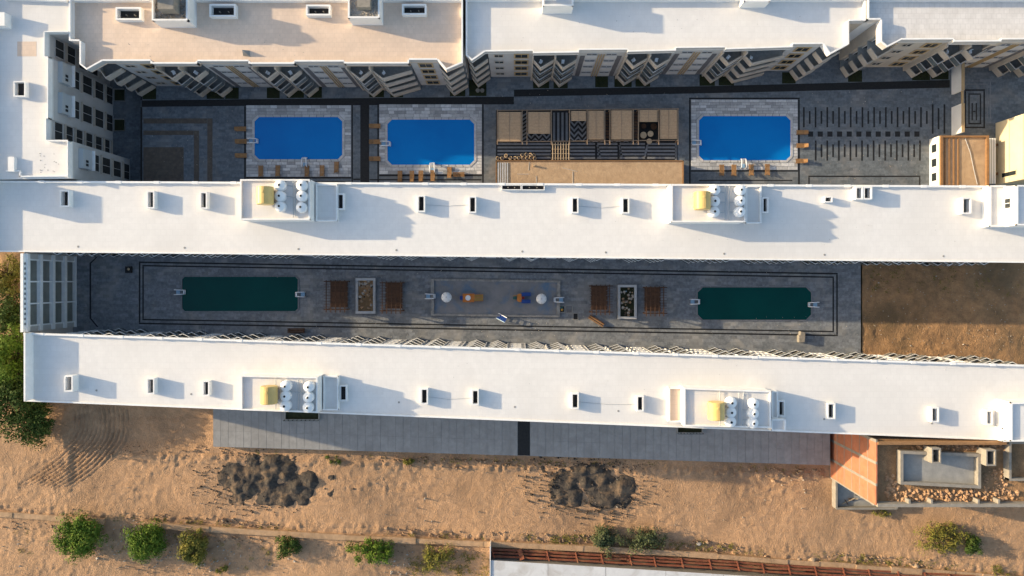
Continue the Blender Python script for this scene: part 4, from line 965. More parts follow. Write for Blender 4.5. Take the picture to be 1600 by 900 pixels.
# ------------------------------------------------------------------ lower courtyard furniture
def wood_pergola(x0, y0, x1, y1, label, skew=0):
    z = ZB + 2.6; a = P2(x0, y0, z); b = P2(x1, y1, z); X0, X1, Y1, Y0 = a[0], b[0], a[1], b[1]
    r = empty('wooden_pergola', ((X0 + X1) / 2, (Y0 + Y1) / 2, ZB), label, 'pergola', 'dark wooden pergolas in the lower courtyard')
    for i in range(5):
        x = X0 + .25 + (X1 - X0 - .7) * i / 4; MB().box(x - .06, x + .06, Y0 - .35, Y1 + .1, z - .02, z + .16).build('rafter', MT['wood_dark'], r)
    for i in range(11):
        y = Y0 + .1 + (Y1 - Y0 - .2) * i / 10; MB().box(X0 - .12, X1 + .05, y - .03, y + .03, z + .162, z + .24).build('batten', MT['wood_dark'], r)
    for y in (Y0 + .15, Y1 - .15): MB().box(X0 - .2, X1 + .2, y - .08, y + .08, z - .25, z - .022).build('beam', MT['wood_dark'], r)
    for x in (X0 + .2, X1 - .3):
        for y in (Y0 + .15, Y1 - .15): MB().box(x - .09, x + .09, y - .09, y + .09, ZB, z - .252).build('post', MT['wood_dark'], r)
    for i in range(5):
        y = Y0 + .5 + (Y1 - Y0 - 1.4) * i / 4
        MB().box(X0 + .35, X1 - .5, y, y + (Y1 - Y0 - 1.4) / 4 - .12, ZB + .40, ZB + .46).build('deck_board', MT['wood_dark'], r)
    MB().box(X0 + .5, X1 - .7, Y0 + .7, Y1 - .7, ZB, ZB + .398).build('bench_base', MT['wood_dark'], r)
    return r
wood_pergola(507.5, 438.5, 543, 485, 'dark wooden pergola right of the left green pool'); wood_pergola(595, 440.5, 630, 487, 'dark wooden pergola left of the empty children\'s pool')
wood_pergola(922.5, 445.5, 956.5, 489, 'dark wooden pergola right of the empty children\'s pool'); wood_pergola(1007.5, 448, 1041, 491, 'dark wooden pergola left of the right green pool')
def rock_bed(x0, y0, x1, y1, label, seed):
    zt = ZB + .5; X0, Y1 = P2(x0, y0, zt); X1, Y0 = P2(x1, y1, zt); t = .42
    r = empty('stone_planter', ((X0 + X1) / 2, (Y0 + Y1) / 2, ZB), label, 'planter', 'rectangular planters in the lower courtyard')
    for i, b in enumerate(((X0, X1, Y1 - t, Y1), (X0, X1, Y0, Y0 + t), (X0, X0 + t, Y0 + t, Y1 - t), (X1 - t, X1, Y0 + t, Y1 - t))):
        MB().box(*b, ZB + .001, zt).build('kerb', MT['coping'], r)
    for b in ((X0 - .12, X1 + .12, Y0 - .12, Y1 + .12),): MB().box(*b, ZB + .001, ZB + .12).build('plinth', MT['inlay_grey'], r)
    MB().box(X0 + t, X1 - t, Y0 + t, Y1 - t, ZB + .121, ZB + .2).build('bed', MT['soil_dark'] if seed == 1 else MT['bed'], r)
    rg = random.Random(seed)
    for i in range(44):
        x = rg.uniform(X0 + t + .15, X1 - t - .15); y = rg.uniform(Y0 + t + .15, Y1 - t - .15)
        if seed == 1 and rg.random() < .55:
            if rg.random() < .5: y = rg.uniform(Y1 - t - 1.1, Y1 - t - .15)
            else: x = rg.choice((rg.uniform(X0 + t + .1, X0 + t + .4), rg.uniform(X1 - t - .4, X1 - t - .1)))
        s = rg.uniform(.12, .34); m = MB(); n = 7
        pr = [(x + s * rg.uniform(.7, 1.2) * math.cos(k * 6.283 / n), y + s * rg.uniform(.6, 1.1) * math.sin(k * 6.283 / n)) for k in range(n)]
        m.add([(p[0], p[1], ZB + .19) for p in pr] + [(x * .5 + p[0] * .5, y * .5 + p[1] * .5, ZB + .2 + s * rg.uniform(.5, .9)) for p in pr], [(k, (k + 1) % n, n + (k + 1) % n, n + k) for k in range(n)] + [tuple(range(n, 2 * n))])
        m.build('rock', MT[rg.choice(('rubble_stone', 'rubble_stone', 'rock', 'gravel', 'blue_pale' if i < 2 and seed == 2 else 'rock'))], r, fix=False)
    return r
rock_bed(555.5, 434.5, 586.5, 490, 'grey kerbed planter with brown earth and stones between the two left wooden pergolas', 1)
rock_bed(965.5, 445, 995, 498.5, 'grey kerbed planter full of dark stones between the two right wooden pergolas', 2)
# children's pool
kp = empty('childrens_pool', (*P2(774, 465, ZB), ZB), 'empty shallow children\'s pool with worn grey blue floor in the lower courtyard', 'pool')
K = [(676, 437, 874, 440.5), (676, 489, 872, 493)]
kq = [P2(676, 437, ZB), P2(873, 440, ZB), P2(872, 494, ZB), P2(676, 491.5, ZB)]
MB().prism(kq, ZB + .001, ZB + .02).build('pool_floor', MT['kids_floor'], kp)
for i in range(4):
    MB().seg(kq[i], kq[(i + 1) % 4],   .55 if i in (1, 3) else .36, ZB + .002, ZB + .34 - .002 * i, ext=.12 if i in (1, 3) else -.1).build('rim', MT['rim'], kp)
for i, (x, y) in enumerate(((697.5, 464.5), (846, 467))):
    X, Y = P2(x, y, ZB + 2.0); u = empty('mushroom_fountain', (X, Y, ZB + .02), 'white domed mushroom fountain at the %s end of the children\'s pool' % ('left', 'right')[i], 'fountain', 'mushroom fountains')
    MB().lathe(X, Y, [(.86, ZB + 1.78), (.88, ZB + 1.82), (.72, ZB + 2.0), (.42, ZB + 2.14), (.12, ZB + 2.2), (.06, ZB + 2.21)], 24).build('dome', MT['white_plastic'], u)
    MB().lathe(X, Y, [(.12, ZB + .02), (.12, ZB + 1.8)], 12).build('stem', MT['white_plastic'], u)
    MB().lathe(X, Y, [(.07, ZB + 2.21), (.07, ZB + 2.27), (.03, ZB + 2.28)], 10).build('nozzle', MT['ac'], u)
    rb = MB()
    for k2 in range(8):
        t = k2 * math.pi / 4; rb.tube([(X + .1 * math.cos(t), Y + .1 * math.sin(t), ZB + 2.2), (X + .72 * math.cos(t), Y + .72 * math.sin(t), ZB + 2.005), (X + .86 * math.cos(t), Y + .86 * math.sin(t), ZB + 1.83)], .018, 5)
    rb.build('rib', MT['concrete'], u)
# orange slide tower
X0, Y0 = P2(723, 465.5, ZB + 1.5)
sl = empty('slide_tower', (X0 + 1.5, Y0, ZB + .02), 'orange play tower with yellow slide and round white hatch in the children\'s pool', 'slide')
Z = ZB + .02
MB().box(X0, X0 + 1.95, Y0 - .72, Y0 + .72, Z + 1.15, Z + 1.3).build('platform', MT['orange_plastic'], sl)
for y in (-.72, .60): MB().box(X0, X0 + 1.95, Y0 + y, Y0 + y + .12, Z + 1.302, Z + 1.75).build('side_panel', MT['orange_plastic'], sl)
for x in (X0 + .05, X0 + 1.75):
    for y in (-.6, .6): MB().box(x, x + .14, Y0 + y - .07, Y0 + y + .07, Z, Z + 1.148).build('post', MT['blue_plastic'], sl)
MB().add([(X0 + 1.96, Y0 - .5, Z + 1.25), (X0 + 1.96, Y0 + .5, Z + 1.25), (X0 + 3.4, Y0 + .5, Z + .2), (X0 + 3.4, Y0 - .5, Z + .2), (X0 + 1.96, Y0 - .5, Z + 1.15), (X0 + 1.96, Y0 + .5, Z + 1.15), (X0 + 3.4, Y0 + .5, Z + .08), (X0 + 3.4, Y0 - .5, Z + .08)], [(0, 1, 2, 3), (4, 7, 6, 5), (0, 3, 7, 4), (1, 5, 6, 2), (0, 4, 5, 1), (3, 2, 6, 7)]).build('slide_chute', MT['yellow_slide'], sl)
for y in (-.58, .02, .50): MB().beam((X0 + 1.97, Y0 + y + .04, Z + 1.38), (X0 + 3.4, Y0 + y + .04, Z + .3), .08, .2).build('chute_side', MT['orange_plastic'], sl)
MB().lathe(X0 + .9, Y0, [(.42, Z + 1.301), (.46, Z + 1.42), (.36, Z + 1.43), (.33, Z + 1.36)], 20).build('hatch_ring', MT['white_plastic'], sl)
MB().lathe(X0 + .9, Y0, [(.31, Z + 1.301), (.31, Z + 1.33)], 16).build('hatch', MT['concrete_grey'], sl)
MB().box(X0 - .55, X0 - .01, Y0 - .35, Y0 + .3, Z + .02, Z + .7).build('steps', MT['blue_plastic'], sl)
# twin slide
X0, Y0 = P2(808, 465.5, ZB + 1.2)
s2 = empty('twin_slide', (X0 + 1, Y0, Z), 'orange play frame with two blue slides in the children\'s pool', 'slide')
MB().prism([(X0, Y0 - .5), (X0 + .35, Y0 - .75), (X0 + .75, Y0 - .6), (X0 + .75, Y0 + .6), (X0 + .35, Y0 + .75), (X0, Y0 + .5)], Z + .9, Z + 1.25).build('platform', MT['orange_plastic'], s2)
for y in (-.6, .6):
    MB().beam((X0 + .76, Y0 + y, Z + 1.0), (X0 + 2.3, Y0 + y * 1.05, Z + .12), .55, .12).build('slide_chute', MT['blue_plastic'], s2)
    for e in (-.29, .29): MB().beam((X0 + .76, Y0 + y + e, Z + 1.12), (X0 + 2.3, Y0 + y * 1.05 + e, Z + .24), .06, .18).build('chute_side', MT['blue_plastic'], s2)
MB().box(X0 + .8, X0 + 1.25, Y0 - .22, Y0 + .2, Z + .01, Z + .8).build('ladder_box', MT['red_plastic'], s2)
MB().box(X0 - .7, X0 - .05, Y0 - .25, Y0 + .25, Z + .01, Z + .75).build('steps', MT['green_plastic'], s2)
for y in (-.4, .4): MB().box(X0 + .2, X0 + .34, Y0 + y - .07, Y0 + y + .07, Z, Z + .898).build('post', MT['orange_plastic'], s2)
MB().tube([(X0 - .7, Y0 + .3, Z + .6), (X0 - .2, Y0 + .42, Z + 1.4), (X0 + .1, Y0 + .3, Z + 1.35)], .04).build('handrail', MT['yellow_slide'], s2)
# blue toppled ladder chair
X0, Y0 = P2(784.5, 497, ZB + .5); bl = empty('lifeguard_step', (X0, Y0, ZB), 'blue and white folding step unit standing below the children\'s pool', 'steps')
d = Vector((.87, -.42)); nrm = Vector((.42, .87))
for k2 in range(5):
    c = Vector((X0, Y0)) + d * (-.7 + .33 * k2); MB().seg(c - nrm * .42, c + nrm * .42, .26, ZB + .25 + .22 * k2, ZB + .31 + .22 * k2).build('step', MT['blue_plastic'], bl)
for e in (-.46, .46):
    a = Vector((X0, Y0)) - d * .95 + nrm * e; b = Vector((X0, Y0)) + d * .75 + nrm * e
    MB().beam((a.x, a.y, ZB + .12), (b.x, b.y, ZB + 1.28), .09, .12).build('stringer', MT['steel_white'] if e > 0 else MT['blue_pale'], bl)
    MB().beam((b.x, b.y, ZB), (b.x, b.y, ZB + 1.2), .07, .07).build('leg', MT['steel_white'], bl)
# pits, pallet, block, planter
for i, (x0, y0, x1, y1) in enumerate(((874.5, 478, 882, 488), (884.5, 477.5, 894, 489), (895.5, 489.5, 903, 499.5))):
    q = rect(x0, y0, x1, y1, ZB); r = empty('pump_pit', (q[0][0], q[2][1], ZB), ('open square pit with green fittings beside the children\'s pool', 'square pit with grey lid between the two other pits', 'dark covered square pit nearest the lower wall')[i], 'pit', 'square service pits')
    MB().prism(q, ZB + .001, ZB + .05).build('pit_cover', MT['inlay'] if i != 1 else MT['band_grey'], r)
    for k2 in range(4): MB().seg(q[k2], q[(k2 + 1) % 4], .12, ZB + .002, ZB + .1 - k2 * .001).build('frame', MT['concrete_grey'], r)
    if i == 0:
        c = Vector(q[0]).lerp(Vector(q[2]), .5); MB().lathe(c.x, c.y - .1, [(.22, ZB + .05), (.2, ZB + .3), (.08, ZB + .34)], 10).build('pump', MT['yellow_slide'], r); MB().box(c.x - .35, c.x + .1, c.y + .1, c.y + .4, ZB + .051, ZB + .25).build('pump_housing', MT['green_plastic'], r)
    if i == 1: MB().prism(rect(x0 + 1.5, y0 + 1, x1 - 1.5, y0 + 6, ZB), ZB + .051, ZB + .09).build('lid', MT['inlay_grey'], r)
a = Vector(P2(920.5, 494, ZB + .4)); b = Vector(P2(943, 508, ZB + .4)); pl = empty('plank_stack', (*((a + b) / 2), ZB), 'brown plank bench lying askew below the right wooden pergola', 'bench')
n_ = Vector((-(b - a).y, (b - a).x)).normalized()
for k2 in range(4): MB().seg(a + n_ * (k2 * .19 - .3), b + n_ * (k2 * .19 - .3), .16, ZB + .40, ZB + .46).build('plank', MT['wood_dark'] if k2 % 2 else MT['wood'], pl)
for t in (.12, .88): c = a.lerp(b, t); MB().seg(c - n_ * .35, c + n_ * .35, .14, ZB, ZB + .398).build('leg', MT['wood_dark'], pl)
x0, y0 = P2(1249, 518, ZB + 1); x1, y1 = P2(1258.5, 535, ZB + 1)
sb = MB(); sb.prism([(x0, y1), (x1 - .1, y1 + .05), (x1, y0 - .2), (x0 + .3, y0), (x0 + .2, y0 - .6), (x0, y0 - .7)], ZB, ZB + .95); tag(sb.build('stone_block', MT['concrete']), 'pale rough stone block standing on the lower courtyard near the right corner', 'block')
x0, y0 = P2(198, 416.5, ZB); bb = empty('fire_basket', (x0 + .5, y0 - .6, ZB), 'small dark box with a pale bag inside near the left courtyard end', 'box')
MB().box(x0, x0 + 1.0, y0 - 1.1, y0, ZB, ZB + .5).build('box', MT['dark'], bb); MB().lathe(x0 + .62, y0 - .45, [(.2, ZB + .5), (.24, ZB + .6), (.1, ZB + .72)], 10).build('bag', MT['wicker'], bb)
x0, y0 = P2(449, 513, ZB + .5); x1, y1 = P2(476, 520, ZB + .5); lb = empty('long_bench', ((x0 + x1) / 2, (y0 + y1) / 2, ZB), 'dark brown long bench against the lower wall left of centre', 'bench')
for k2 in range(3): MB().box(x0, x1, y1 + k2 * .27, y1 + k2 * .27 + .22, ZB + .42, ZB + .47).build('plank', MT['wood_dark'], lb)
for x in (x0 + .2, x1 - .3): MB().box(x, x + .1, y1, y0, ZB, ZB + .418).build('leg', MT['wood_dark'], lb)
# basement light wells in the pavement
for i, (x0, y0, x1, y1) in enumerate(((446, 640, 499, 655.5), (1058, 660, 1097, 676))):
    q = rect(x0, y0, x1, y1, ZP); r = empty('light_well', (*Vector(q[0]).lerp(Vector(q[2]), .5), ZP), 'dark railed light well in the pavement below the %s tank block' % ('left', 'right')[i], 'light well', 'light wells in the pavement')
    MB().prism(q, ZP + .012, ZP + .03).build('well_shade_sheet', MT['bed'], r)  # dark sheet painted for the shaded interior of the well
    for k2 in (1, 2, 3): MB().seg(q[k2], q[(k2 + 1) % 4], .18, ZP + .013, ZP + .3 - .002 * k2).build('kerb', MT['concrete_grey'], r)
    A_, B_ = Vector(q[3]), Vector(q[2])
    for t in np.linspace(0, 1, 9): c = A_.lerp(B_, float(t)); MB().box(c.x - .03, c.x + .03, c.y - .03, c.y + .03, ZP + .3, ZP + 1.1).build('rail_post', MT['dark'], r)
    MB().beam((A_.x, A_.y, ZP + 1.12), (B_.x, B_.y, ZP + 1.12), .06, .05).build('rail', MT['dark'], r)

# ------------------------------------------------------------------ unfinished brick building
RX0 = 55.3; RYN, RYS = -24.6, -34.7; RD, RT = 12.0, 13.3
rR = empty('unfinished_building', (65, -30, GZ), 'unfinished building with red brick infill wall and rubble covered roof, lower right', 'building')
MB().box(RX0 + .25, 99, RYS + .05, RYN, -3, RD - .25).build('core', MT['concrete_grey'], rR)
MB().box(RX0 + .25, 99, RYS + .04, RYN + .01, RD - .249, RD).build('roof', MT['soil_dark'], rR)
zs = np.linspace(GZ, RT, 7); yy = np.linspace(RYN, RYS, 4)
for i in range(6):
    for j in range(3):
        top = zs[i + 1] - .06
        if i == 5: top -= .15 * (j == 2)
        MB().box(RX0 + .05, RX0 + .248, yy[j + 1] + .22, yy[j] - .22, zs[i] + .06, top).build('brick_panel', MT['brick'], rR)
    MB().box(RX0 + .012, RX0 + .248, RYS, RYN, zs[i] - .06, zs[i] + .058).build('floor_beam', MT['concrete'], rR)
for j in range(4):
    MB().box(RX0, RX0 + .249, yy[j] - .22 if j < 3 else yy[j], yy[j] + .22, GZ, RT - .1 - (.5 if j == 3 else 0)).build('column', MT['concrete'], rR)
MB().box(RX0 + .25, 99, RYS - .05, RYS + .45, RD + .002, RT).build('parapet', MT['concrete'], rR)
MB().box(RX0 + .25, RX0 + 20, RYN - .5, RYN - .1, RD + .002, RT + .2).build('parapet', MT['brown_edge'], rR)
for x in (1420, 1455, 1528, 1560): X = P2(x, 0, RT)[0]; MB().box(X, X + .3, RYS + .45, RYS + 1.1, RD + .002, RT - .05).build('pilaster', MT['concrete'], rR)
tb, _ = block(rR, 1407, 705, 1533, 762, RD, 1.1, .9, .45, 'concrete_grey', 'concrete', 'roof_basin', ys=(704.5, 709.5, 763.5, 757), pmat='concrete')
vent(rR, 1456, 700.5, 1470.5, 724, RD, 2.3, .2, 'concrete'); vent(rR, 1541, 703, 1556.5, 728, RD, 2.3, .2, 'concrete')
block(rR, 1577, 690, 1640, 751.5, RD, 1.3, 1.0, .35, 'soil_dark', 'concrete', 'roof_basin', pmat='concrete')
def clods(par, q, z, nn, seed, r0=.2, r1=.5): return gravel_bits(par, q, z, nn, r0, r1, 'soil', 'rubble', seed)
clods(rR, rect(1385, 766, 1590, 786, RD), RD, 230, 11); clods(rR, rect(1425, 692, 1575, 703, RD), RD, 130, 12); clods(rR, rect(1384, 740, 1405, 766, RD), RD, 30, 13); clods(rR, rect(1536, 732, 1575, 766, RD), RD, 50, 14, .15, .4)
# low open cell in front
lc = empty('foundation_cell', (*P2(1340, 770, GZ), GZ), 'low open concrete foundation cell with debris at the foot of the brick wall', 'foundation')
gz2 = GZ
q = [P2(1302, 747, gz2), P2(1395, 747, gz2), P2(1395, 791, gz2), P2(1302, 791, gz2)]
for k2 in (1, 2, 3): MB().seg(q[k2], q[(k2 + 1) % 4], .35, gz2 - .5, gz2 + 1.3 - .01 * k2).build('low_wall', MT['concrete'], lc)
MB().prism(q, gz2 - .4, gz2 + .45).build('cell_floor', MT['concrete_grey'], lc)
rg = random.Random(8)
for k2 in range(9):
    c = Vector(q[3]).lerp(Vector(q[1]), rg.uniform(.15, .8)); a = rg.uniform(0, 3.1); l = rg.uniform(.6, 1.5)
    MB().beam((c.x - l * math.cos(a), c.y - l * math.sin(a) * .5, gz2 + .55), (c.x + l * math.cos(a), c.y + l * math.sin(a) * .5, gz2 + .75), .12, .08).build('timber', MT['wicker'] if k2 % 2 else MT['wood_dark'], lc)
fp = Facade((q[0][0] - .18, q[0][1]), (q[0][0] - .18, q[3][1])); fp.n = Vector((-1, 0))

# ------------------------------------------------------------------ low wall, steel frame, shed
wl_ = [(-30, 803), (0, 805), (150, 816), (300, 827), (420, 834.5), (560, 842), (700, 849), (800, 853), (950, 860), (1100, 868.5), (1200, 877), (1350, 888), (1500, 899), (1640, 909)]
rwl = empty('low_wall', (*P2(500, 838, GZ), GZ), 'long low earth-coloured wall running along the dirt road at the bottom', 'wall')
def lerp_poly(x):
    for (a, b), (c, d) in zip(wl_, wl_[1:]):
        if a <= x <= c: return b + (d - b) * (x - a) / (c - a)
    return wl_[-1][1]
x = -30.0; rg = random.Random(3)
while x < 1630:
    nx = x + rg.uniform(42, 62)
    if not 150 < x + 8 < 172:
        a = P2(x + .4, lerp_poly(x), GZ + 1); b = P2(min(nx, 1640) - .4, lerp_poly(min(nx, 1640)), GZ + 1)
        MB().seg(a, b, .9 + rg.uniform(-.14, .14), GZ - 2.6, GZ + .7 + rg.uniform(-.12, .12), ext=.05).build('wall_segment', MT['mud'], rwl)
    x = nx
sf = empty('steel_frame', (*P2(1100, 880, GZ), GZ), 'rusty steel beam frame between the low wall and the white shed roof', 'frame')
def fy(x, o): return 859.5 + (x - 770) * (.052 if x < 1160 else .056) + o
for o_, z_ in ((-1.0, .75), (4.0, 1.1), (9.5, 1.5)):
    for k2 in range(18):
        xa = 769 + k2 * 42; xb = min(xa + 41.5, 1560)
        a = P(xa, fy(xa, o_), GZ + z_); b = P(xb, fy(xb, o_) + rg.uniform(-.6, .6), GZ + z_)
        MB().beam(a, b, .34, .06).build('beam_flange', MT['rust'], sf); MB().beam((a[0], a[1], a[2] - .16), (b[0], b[1], b[2] - .16), .05, .28).build('beam_web', MT['rust'], sf)
for k2 in range(18):
    x = 771 + k2 * 42 + rg.uniform(-3, 3); a = P(x, fy(x, -3), GZ + .75); b = P(x + 4, fy(x, 13), GZ + 1.75); MB().beam(a, b, .8 if k2 == 1 else .2, .12).build('cross_member', MT['rust'], sf)
    X, Y, _z = P(x, fy(x, 4), GZ); MB().box(X - .08, X + .08, Y - .08, Y + .08, GZ - 2.6, GZ + .95).build('post', MT['rust'], sf)
sh = empty('shed', (*P2(950, 900, GZ), GZ), 'pale metal shed roof at the bottom edge beside the rusty frame', 'shed')
for xa, xb in ((767, 856), (856.6, 946.2), (947, 1040), (1040.6, 1130), (1130.6, 1220), (1220.6, 1310)):
    def sy(x): return 875.5 + (x - 767) * .0612
    q = quad([(xa, sy(xa)), (xb, sy(xb)), (xb, 945), (xa, 945)], .6); MB().prism(q, .52, .6).build('roof_sheet', MT['metal_roof'], sh)
MB().prism(quad([(768, 878), (1309, 911), (1309, 944), (768, 944)], .5), GZ - 3, .51).build('wall', MT['concrete'], sh)
MB().seg(P2(766, 853, .5), P2(766, 944, .5), .12, GZ - .5, .75).build('end_board', MT['trim'], sh)

# ------------------------------------------------------------------ gravel heaps, rubble
def heap(label, px, seed, nh):
    x0, y0, x1, y1 = px; a = P2(x0, y1, GZ); b = P2(x1, y0, GZ)
    xs = np.arange(a[0], b[0], .22); ysv = np.arange(a[1], b[1], .22); rgn = np.random.default_rng(seed)
    pk = []
    for _ in range(nh):
        t = rgn.uniform(0, 6.283); q_ = rgn.uniform(0, 1) ** .5 * .62
        pk.append(((a[0] + b[0]) / 2 + math.cos(t) * q_ * (b[0] - a[0]) / 2, (a[1] + b[1]) / 2 + math.sin(t) * q_ * (b[1] - a[1]) / 2, rgn.uniform(1.0, 2.1), rgn.uniform(.5, 1.4)))
    def hf(X, Y):
        h = np.full_like(X, -2.0)
        for cx_, cy_, r, hh in pk: h = np.maximum(h, hh * (1 - np.sqrt(((X - cx_) / r) ** 2 + ((Y - cy_) / r) ** 2)))
        e = np.minimum(np.minimum(X - a[0], b[0] - X), np.minimum(Y - a[1], b[1] - Y))
        return soil_h(X, Y) + np.clip(h + .12, -.45, 1.2) * .48 + .05 + .50 * vnoise(X, Y, 1.5, seed + 1) + .16 * vnoise(X, Y, .75, seed + 2) + .10 * vnoise(X, Y, .45, seed + 3) - np.clip(2.0 - e, 0, 2)
    o = grid_obj('gravel_heap', MT['gravel'], xs, ysv, hf, kind=None, label=label, cat='gravel heap'); o['group'] = 'dark gravel heaps'
heap('dark gravel heaps dumped on the dirt below the left part of the pavement', (316, 694, 540, 806), 50, 40)
heap('dark gravel heaps dumped on the dirt right of the pavement gap', (826, 706, 1012, 812), 60, 20)
def scatter(pts, z, name, label, mat, rmin, rmax, seed):
    rg = random.Random(seed); m = MB()
    for x, y in pts:
        X, Y = P2(x, y, z); r = rg.uniform(rmin, rmax) * (1.8 if rg.random() < .06 else 1); n = 5; a = rg.uniform(0, 6); zz = z
        ps = [(X + r * rg.uniform(.6, 1.15) * math.cos(a + i * 6.283 / n), Y + r * rg.uniform(.5, 1.0) * math.sin(a + i * 6.283 / n)) for i in range(n)]
        m.add([(p[0], p[1], zz - .4) for p in ps] + [(X + (p[0] - X) * .6, Y + (p[1] - Y) * .6, zz + r * rg.uniform(.5, 1.0)) for p in ps], [(i, (i + 1) % n, n + (i + 1) % n, n + i) for i in range(n)] + [tuple(range(n, 2 * n))])
    return tag(m.build(name, MT[mat], fix=False), label, 'stones', kind='stuff')
rg = random.Random(21)
pts = [(x, lerp_poly(x) + rg.choice((-1, 1)) * rg.uniform(8, 20)) for x in (rg.uniform(0, 760) for _ in range(380))] + [(x, lerp_poly(x) - rg.uniform(7, 22)) for x in (rg.uniform(760, 1560) for _ in range(420))]
scatter(pts, GZ + .15, 'loose_stones', 'loose brown stones and clods strewn along the low wall', 'rock', .08, .26, 1)
pts = [(x, 705 + (x - 333) * .03 + abs(rg.gauss(4, 6))) for x in (rg.uniform(340, 1290) for _ in range(420))] + [(rg.uniform(90, 330), rg.gauss(708, 5)) for _ in range(70)]
scatter(pts, GZ + .15, 'rubble_clods', 'brown earth clods along the edge of the street pavement', 'rock', .08, .28, 2)
pts = [(rg.uniform(0, 760), rg.uniform(835, 898)) for _ in range(260)] + [(rg.uniform(100, 1290), rg.uniform(735, 840)) for _ in range(160)]
scatter(pts, GZ + .1, 'pale_stones', 'pale stones scattered over the dirt at the bottom', 'rubble_stone', .05, .15, 3)
pts = [(rg.uniform(1350, 1600), rg.uniform(416, 550)) for _ in range(240)]
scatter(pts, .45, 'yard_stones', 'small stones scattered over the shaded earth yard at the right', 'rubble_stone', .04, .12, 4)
for i, (x, y, s) in enumerate(((1092, 849, .42), (1247, 872, .5), (1268, 874, .7), (1430, 884, .6))):
    X, Y = P2(x, y, GZ); m = MB(); n = 8; rr = random.Random(30 + i)
    lv = [(1.0, -.3), (1.05, .25), (.75, .6), (.3, .8)]; v = []; f = []
    for r_, z_ in lv:
        for k2 in range(n): t = k2 * 6.283 / n; v.append((X + s * r_ * rr.uniform(.8, 1.2) * math.cos(t), Y + s * .8 * r_ * rr.uniform(.8, 1.2) * math.sin(t), GZ + z_ * s + .1))
    for j in range(3):
        for k2 in range(n): f.append((j * n + k2, j * n + (k2 + 1) % n, (j + 1) * n + (k2 + 1) % n, (j + 1) * n + k2))
    f.append(tuple(range(3 * n, 4 * n)))
    tag(m.add(v, f).build('boulder', MT['rubble_stone'] if i == 0 else MT['sand']), ('whitish boulder by the green shrubs above the steel frame', 'tan boulder beside the frame, left of a bigger one', 'largest tan boulder beside the steel frame', 'tan boulder below the yellowish shrub')[i], 'boulder', 'boulders along the frame')

# ------------------------------------------------------------------ trees and shrubs
def tree(label, px, py, rpx, zg, h, leaf='leaf', name='tree', nclump=44, per=150, sx=1.0, sy=1.0, seed=0, ls=.17, group='trees and shrubs'):
    rg = random.Random(seed * 13 + 5); zc = zg + h * .62
    X, Y = P2(px, py, zc); r = M1(rpx, zc) * 1.22
    root = empty(name, (X, Y, zg), label, 'tree' if name == 'tree' else 'shrub', group)
    tk = MB(); tk.tube([(X, Y, zg - .5), (X + .05, Y, zg + h * .3), (X - .05, Y + .05, zg + h * .6)], [.05 * h + .03, .035 * h + .02, .02 * h + .01], 7)
    cl = []
    for k in range(nclump):
        while True:
            a = [rg.uniform(-1, 1) for _ in range(3)]; q = a[0] ** 2 + a[1] ** 2 + a[2] ** 2
            if .15 < q < 1: break
        ext = rg.uniform(.62, 1.24)
        c = Vector((X + a[0] * r * .80 * sx * ext, Y + a[1] * r * .80 * sy * ext, zg + h * .56 + a[2] * h * .36)); cl.append((c, r * rg.uniform(.16, .30)))
    for c, _ in cl[:14]: tk.tube([(X, Y, zg + h * rg.uniform(.25, .5)), tuple(Vector((X, Y, zg + h * .5)).lerp(c, .5) + Vector((0, 0, .1))), tuple(c)], [.02 * h, .012 * h, .006 * h], 5)
    tk.build('trunk', MT['bark'], root)
    v = []; f = []
    for c, cr in cl:
        for _ in range(per):
            d = Vector((rg.gauss(0, 1), rg.gauss(0, 1), rg.gauss(0, 1))).normalized(); p = c + d * cr * (rg.random() ** .45) * 1.25
            nn = (d + Vector((rg.uniform(-.7, .7), rg.uniform(-.7, .7), rg.uniform(-.2, .9)))).normalized()
            u = nn.cross(Vector((rg.uniform(-1, 1), rg.uniform(-1, 1), rg.uniform(-1, 1)))).normalized(); w = nn.cross(u); s = ls * rg.uniform(.6, 1.4)
            i = len(v); v += [tuple(p - u * s), tuple(p + w * s * .45), tuple(p + u * s), tuple(p - w * s * .45)]; f.append((i, i + 1, i + 2, i + 3))
    m = MB(); m.v = v; m.f = f; m.build('crown', MT[leaf], root, fix=False)
    return root
tree('bright green round tree, largest of the row at the bottom left', 121, 841, 34, GZ, 4.2, seed=1, nclump=70)
tree('bright green round tree, second from the left in the bottom row', 227, 846, 30, GZ, 3.8, seed=2, nclump=60)
tree('small yellowish green tree, third from the left in the bottom row', 302, 857, 25, GZ, 3.2, 'leaf_olive', seed=3)
tree('small dark green bush below the low wall, fourth from the left', 452, 856, 20, GZ, 2.4, 'leaf_dark', 'shrub', 24, 100, seed=4)
tree('wide green shrub below the low wall, fifth from the left', 585, 863, 23, GZ, 2.6, 'leaf', 'shrub', 40, 90, 1.6, .85, seed=5)
tree('sparse olive shrub left of the white shed roof', 681, 870, 24, GZ, 2.4, 'leaf_olive', 'shrub', 26, 70, seed=6)
tree('grey green shrub above the steel frame, left half', 950, 842, 24, GZ, 2.2, 'leaf_grey', 'shrub', 34, 90, 1.3, .9, seed=7)
tree('grey green shrub above the steel frame, right half', 1005, 844, 24, GZ, 2.2, 'leaf_grey', 'shrub', 34, 80, 1.4, .85, seed=8)
tree('yellowish sprawling shrub in the dirt at the lower right', 1472, 843, 30, GZ, 1.8, 'leaf_olive', 'shrub', 46, 60, 1.4, .95, seed=9)
tree('dark green shrub touching the yellowish shrub at the lower right', 1523, 852, 17, GZ, 2.2, 'leaf_dark', 'shrub', 22, 90, seed=10)
tree('big dark green tree at the left edge beside the white end wall', 12, 556, 42, GZ, 9.5, 'leaf', 'tree', 60, 140, .9, 1.0, seed=11, ls=.22)
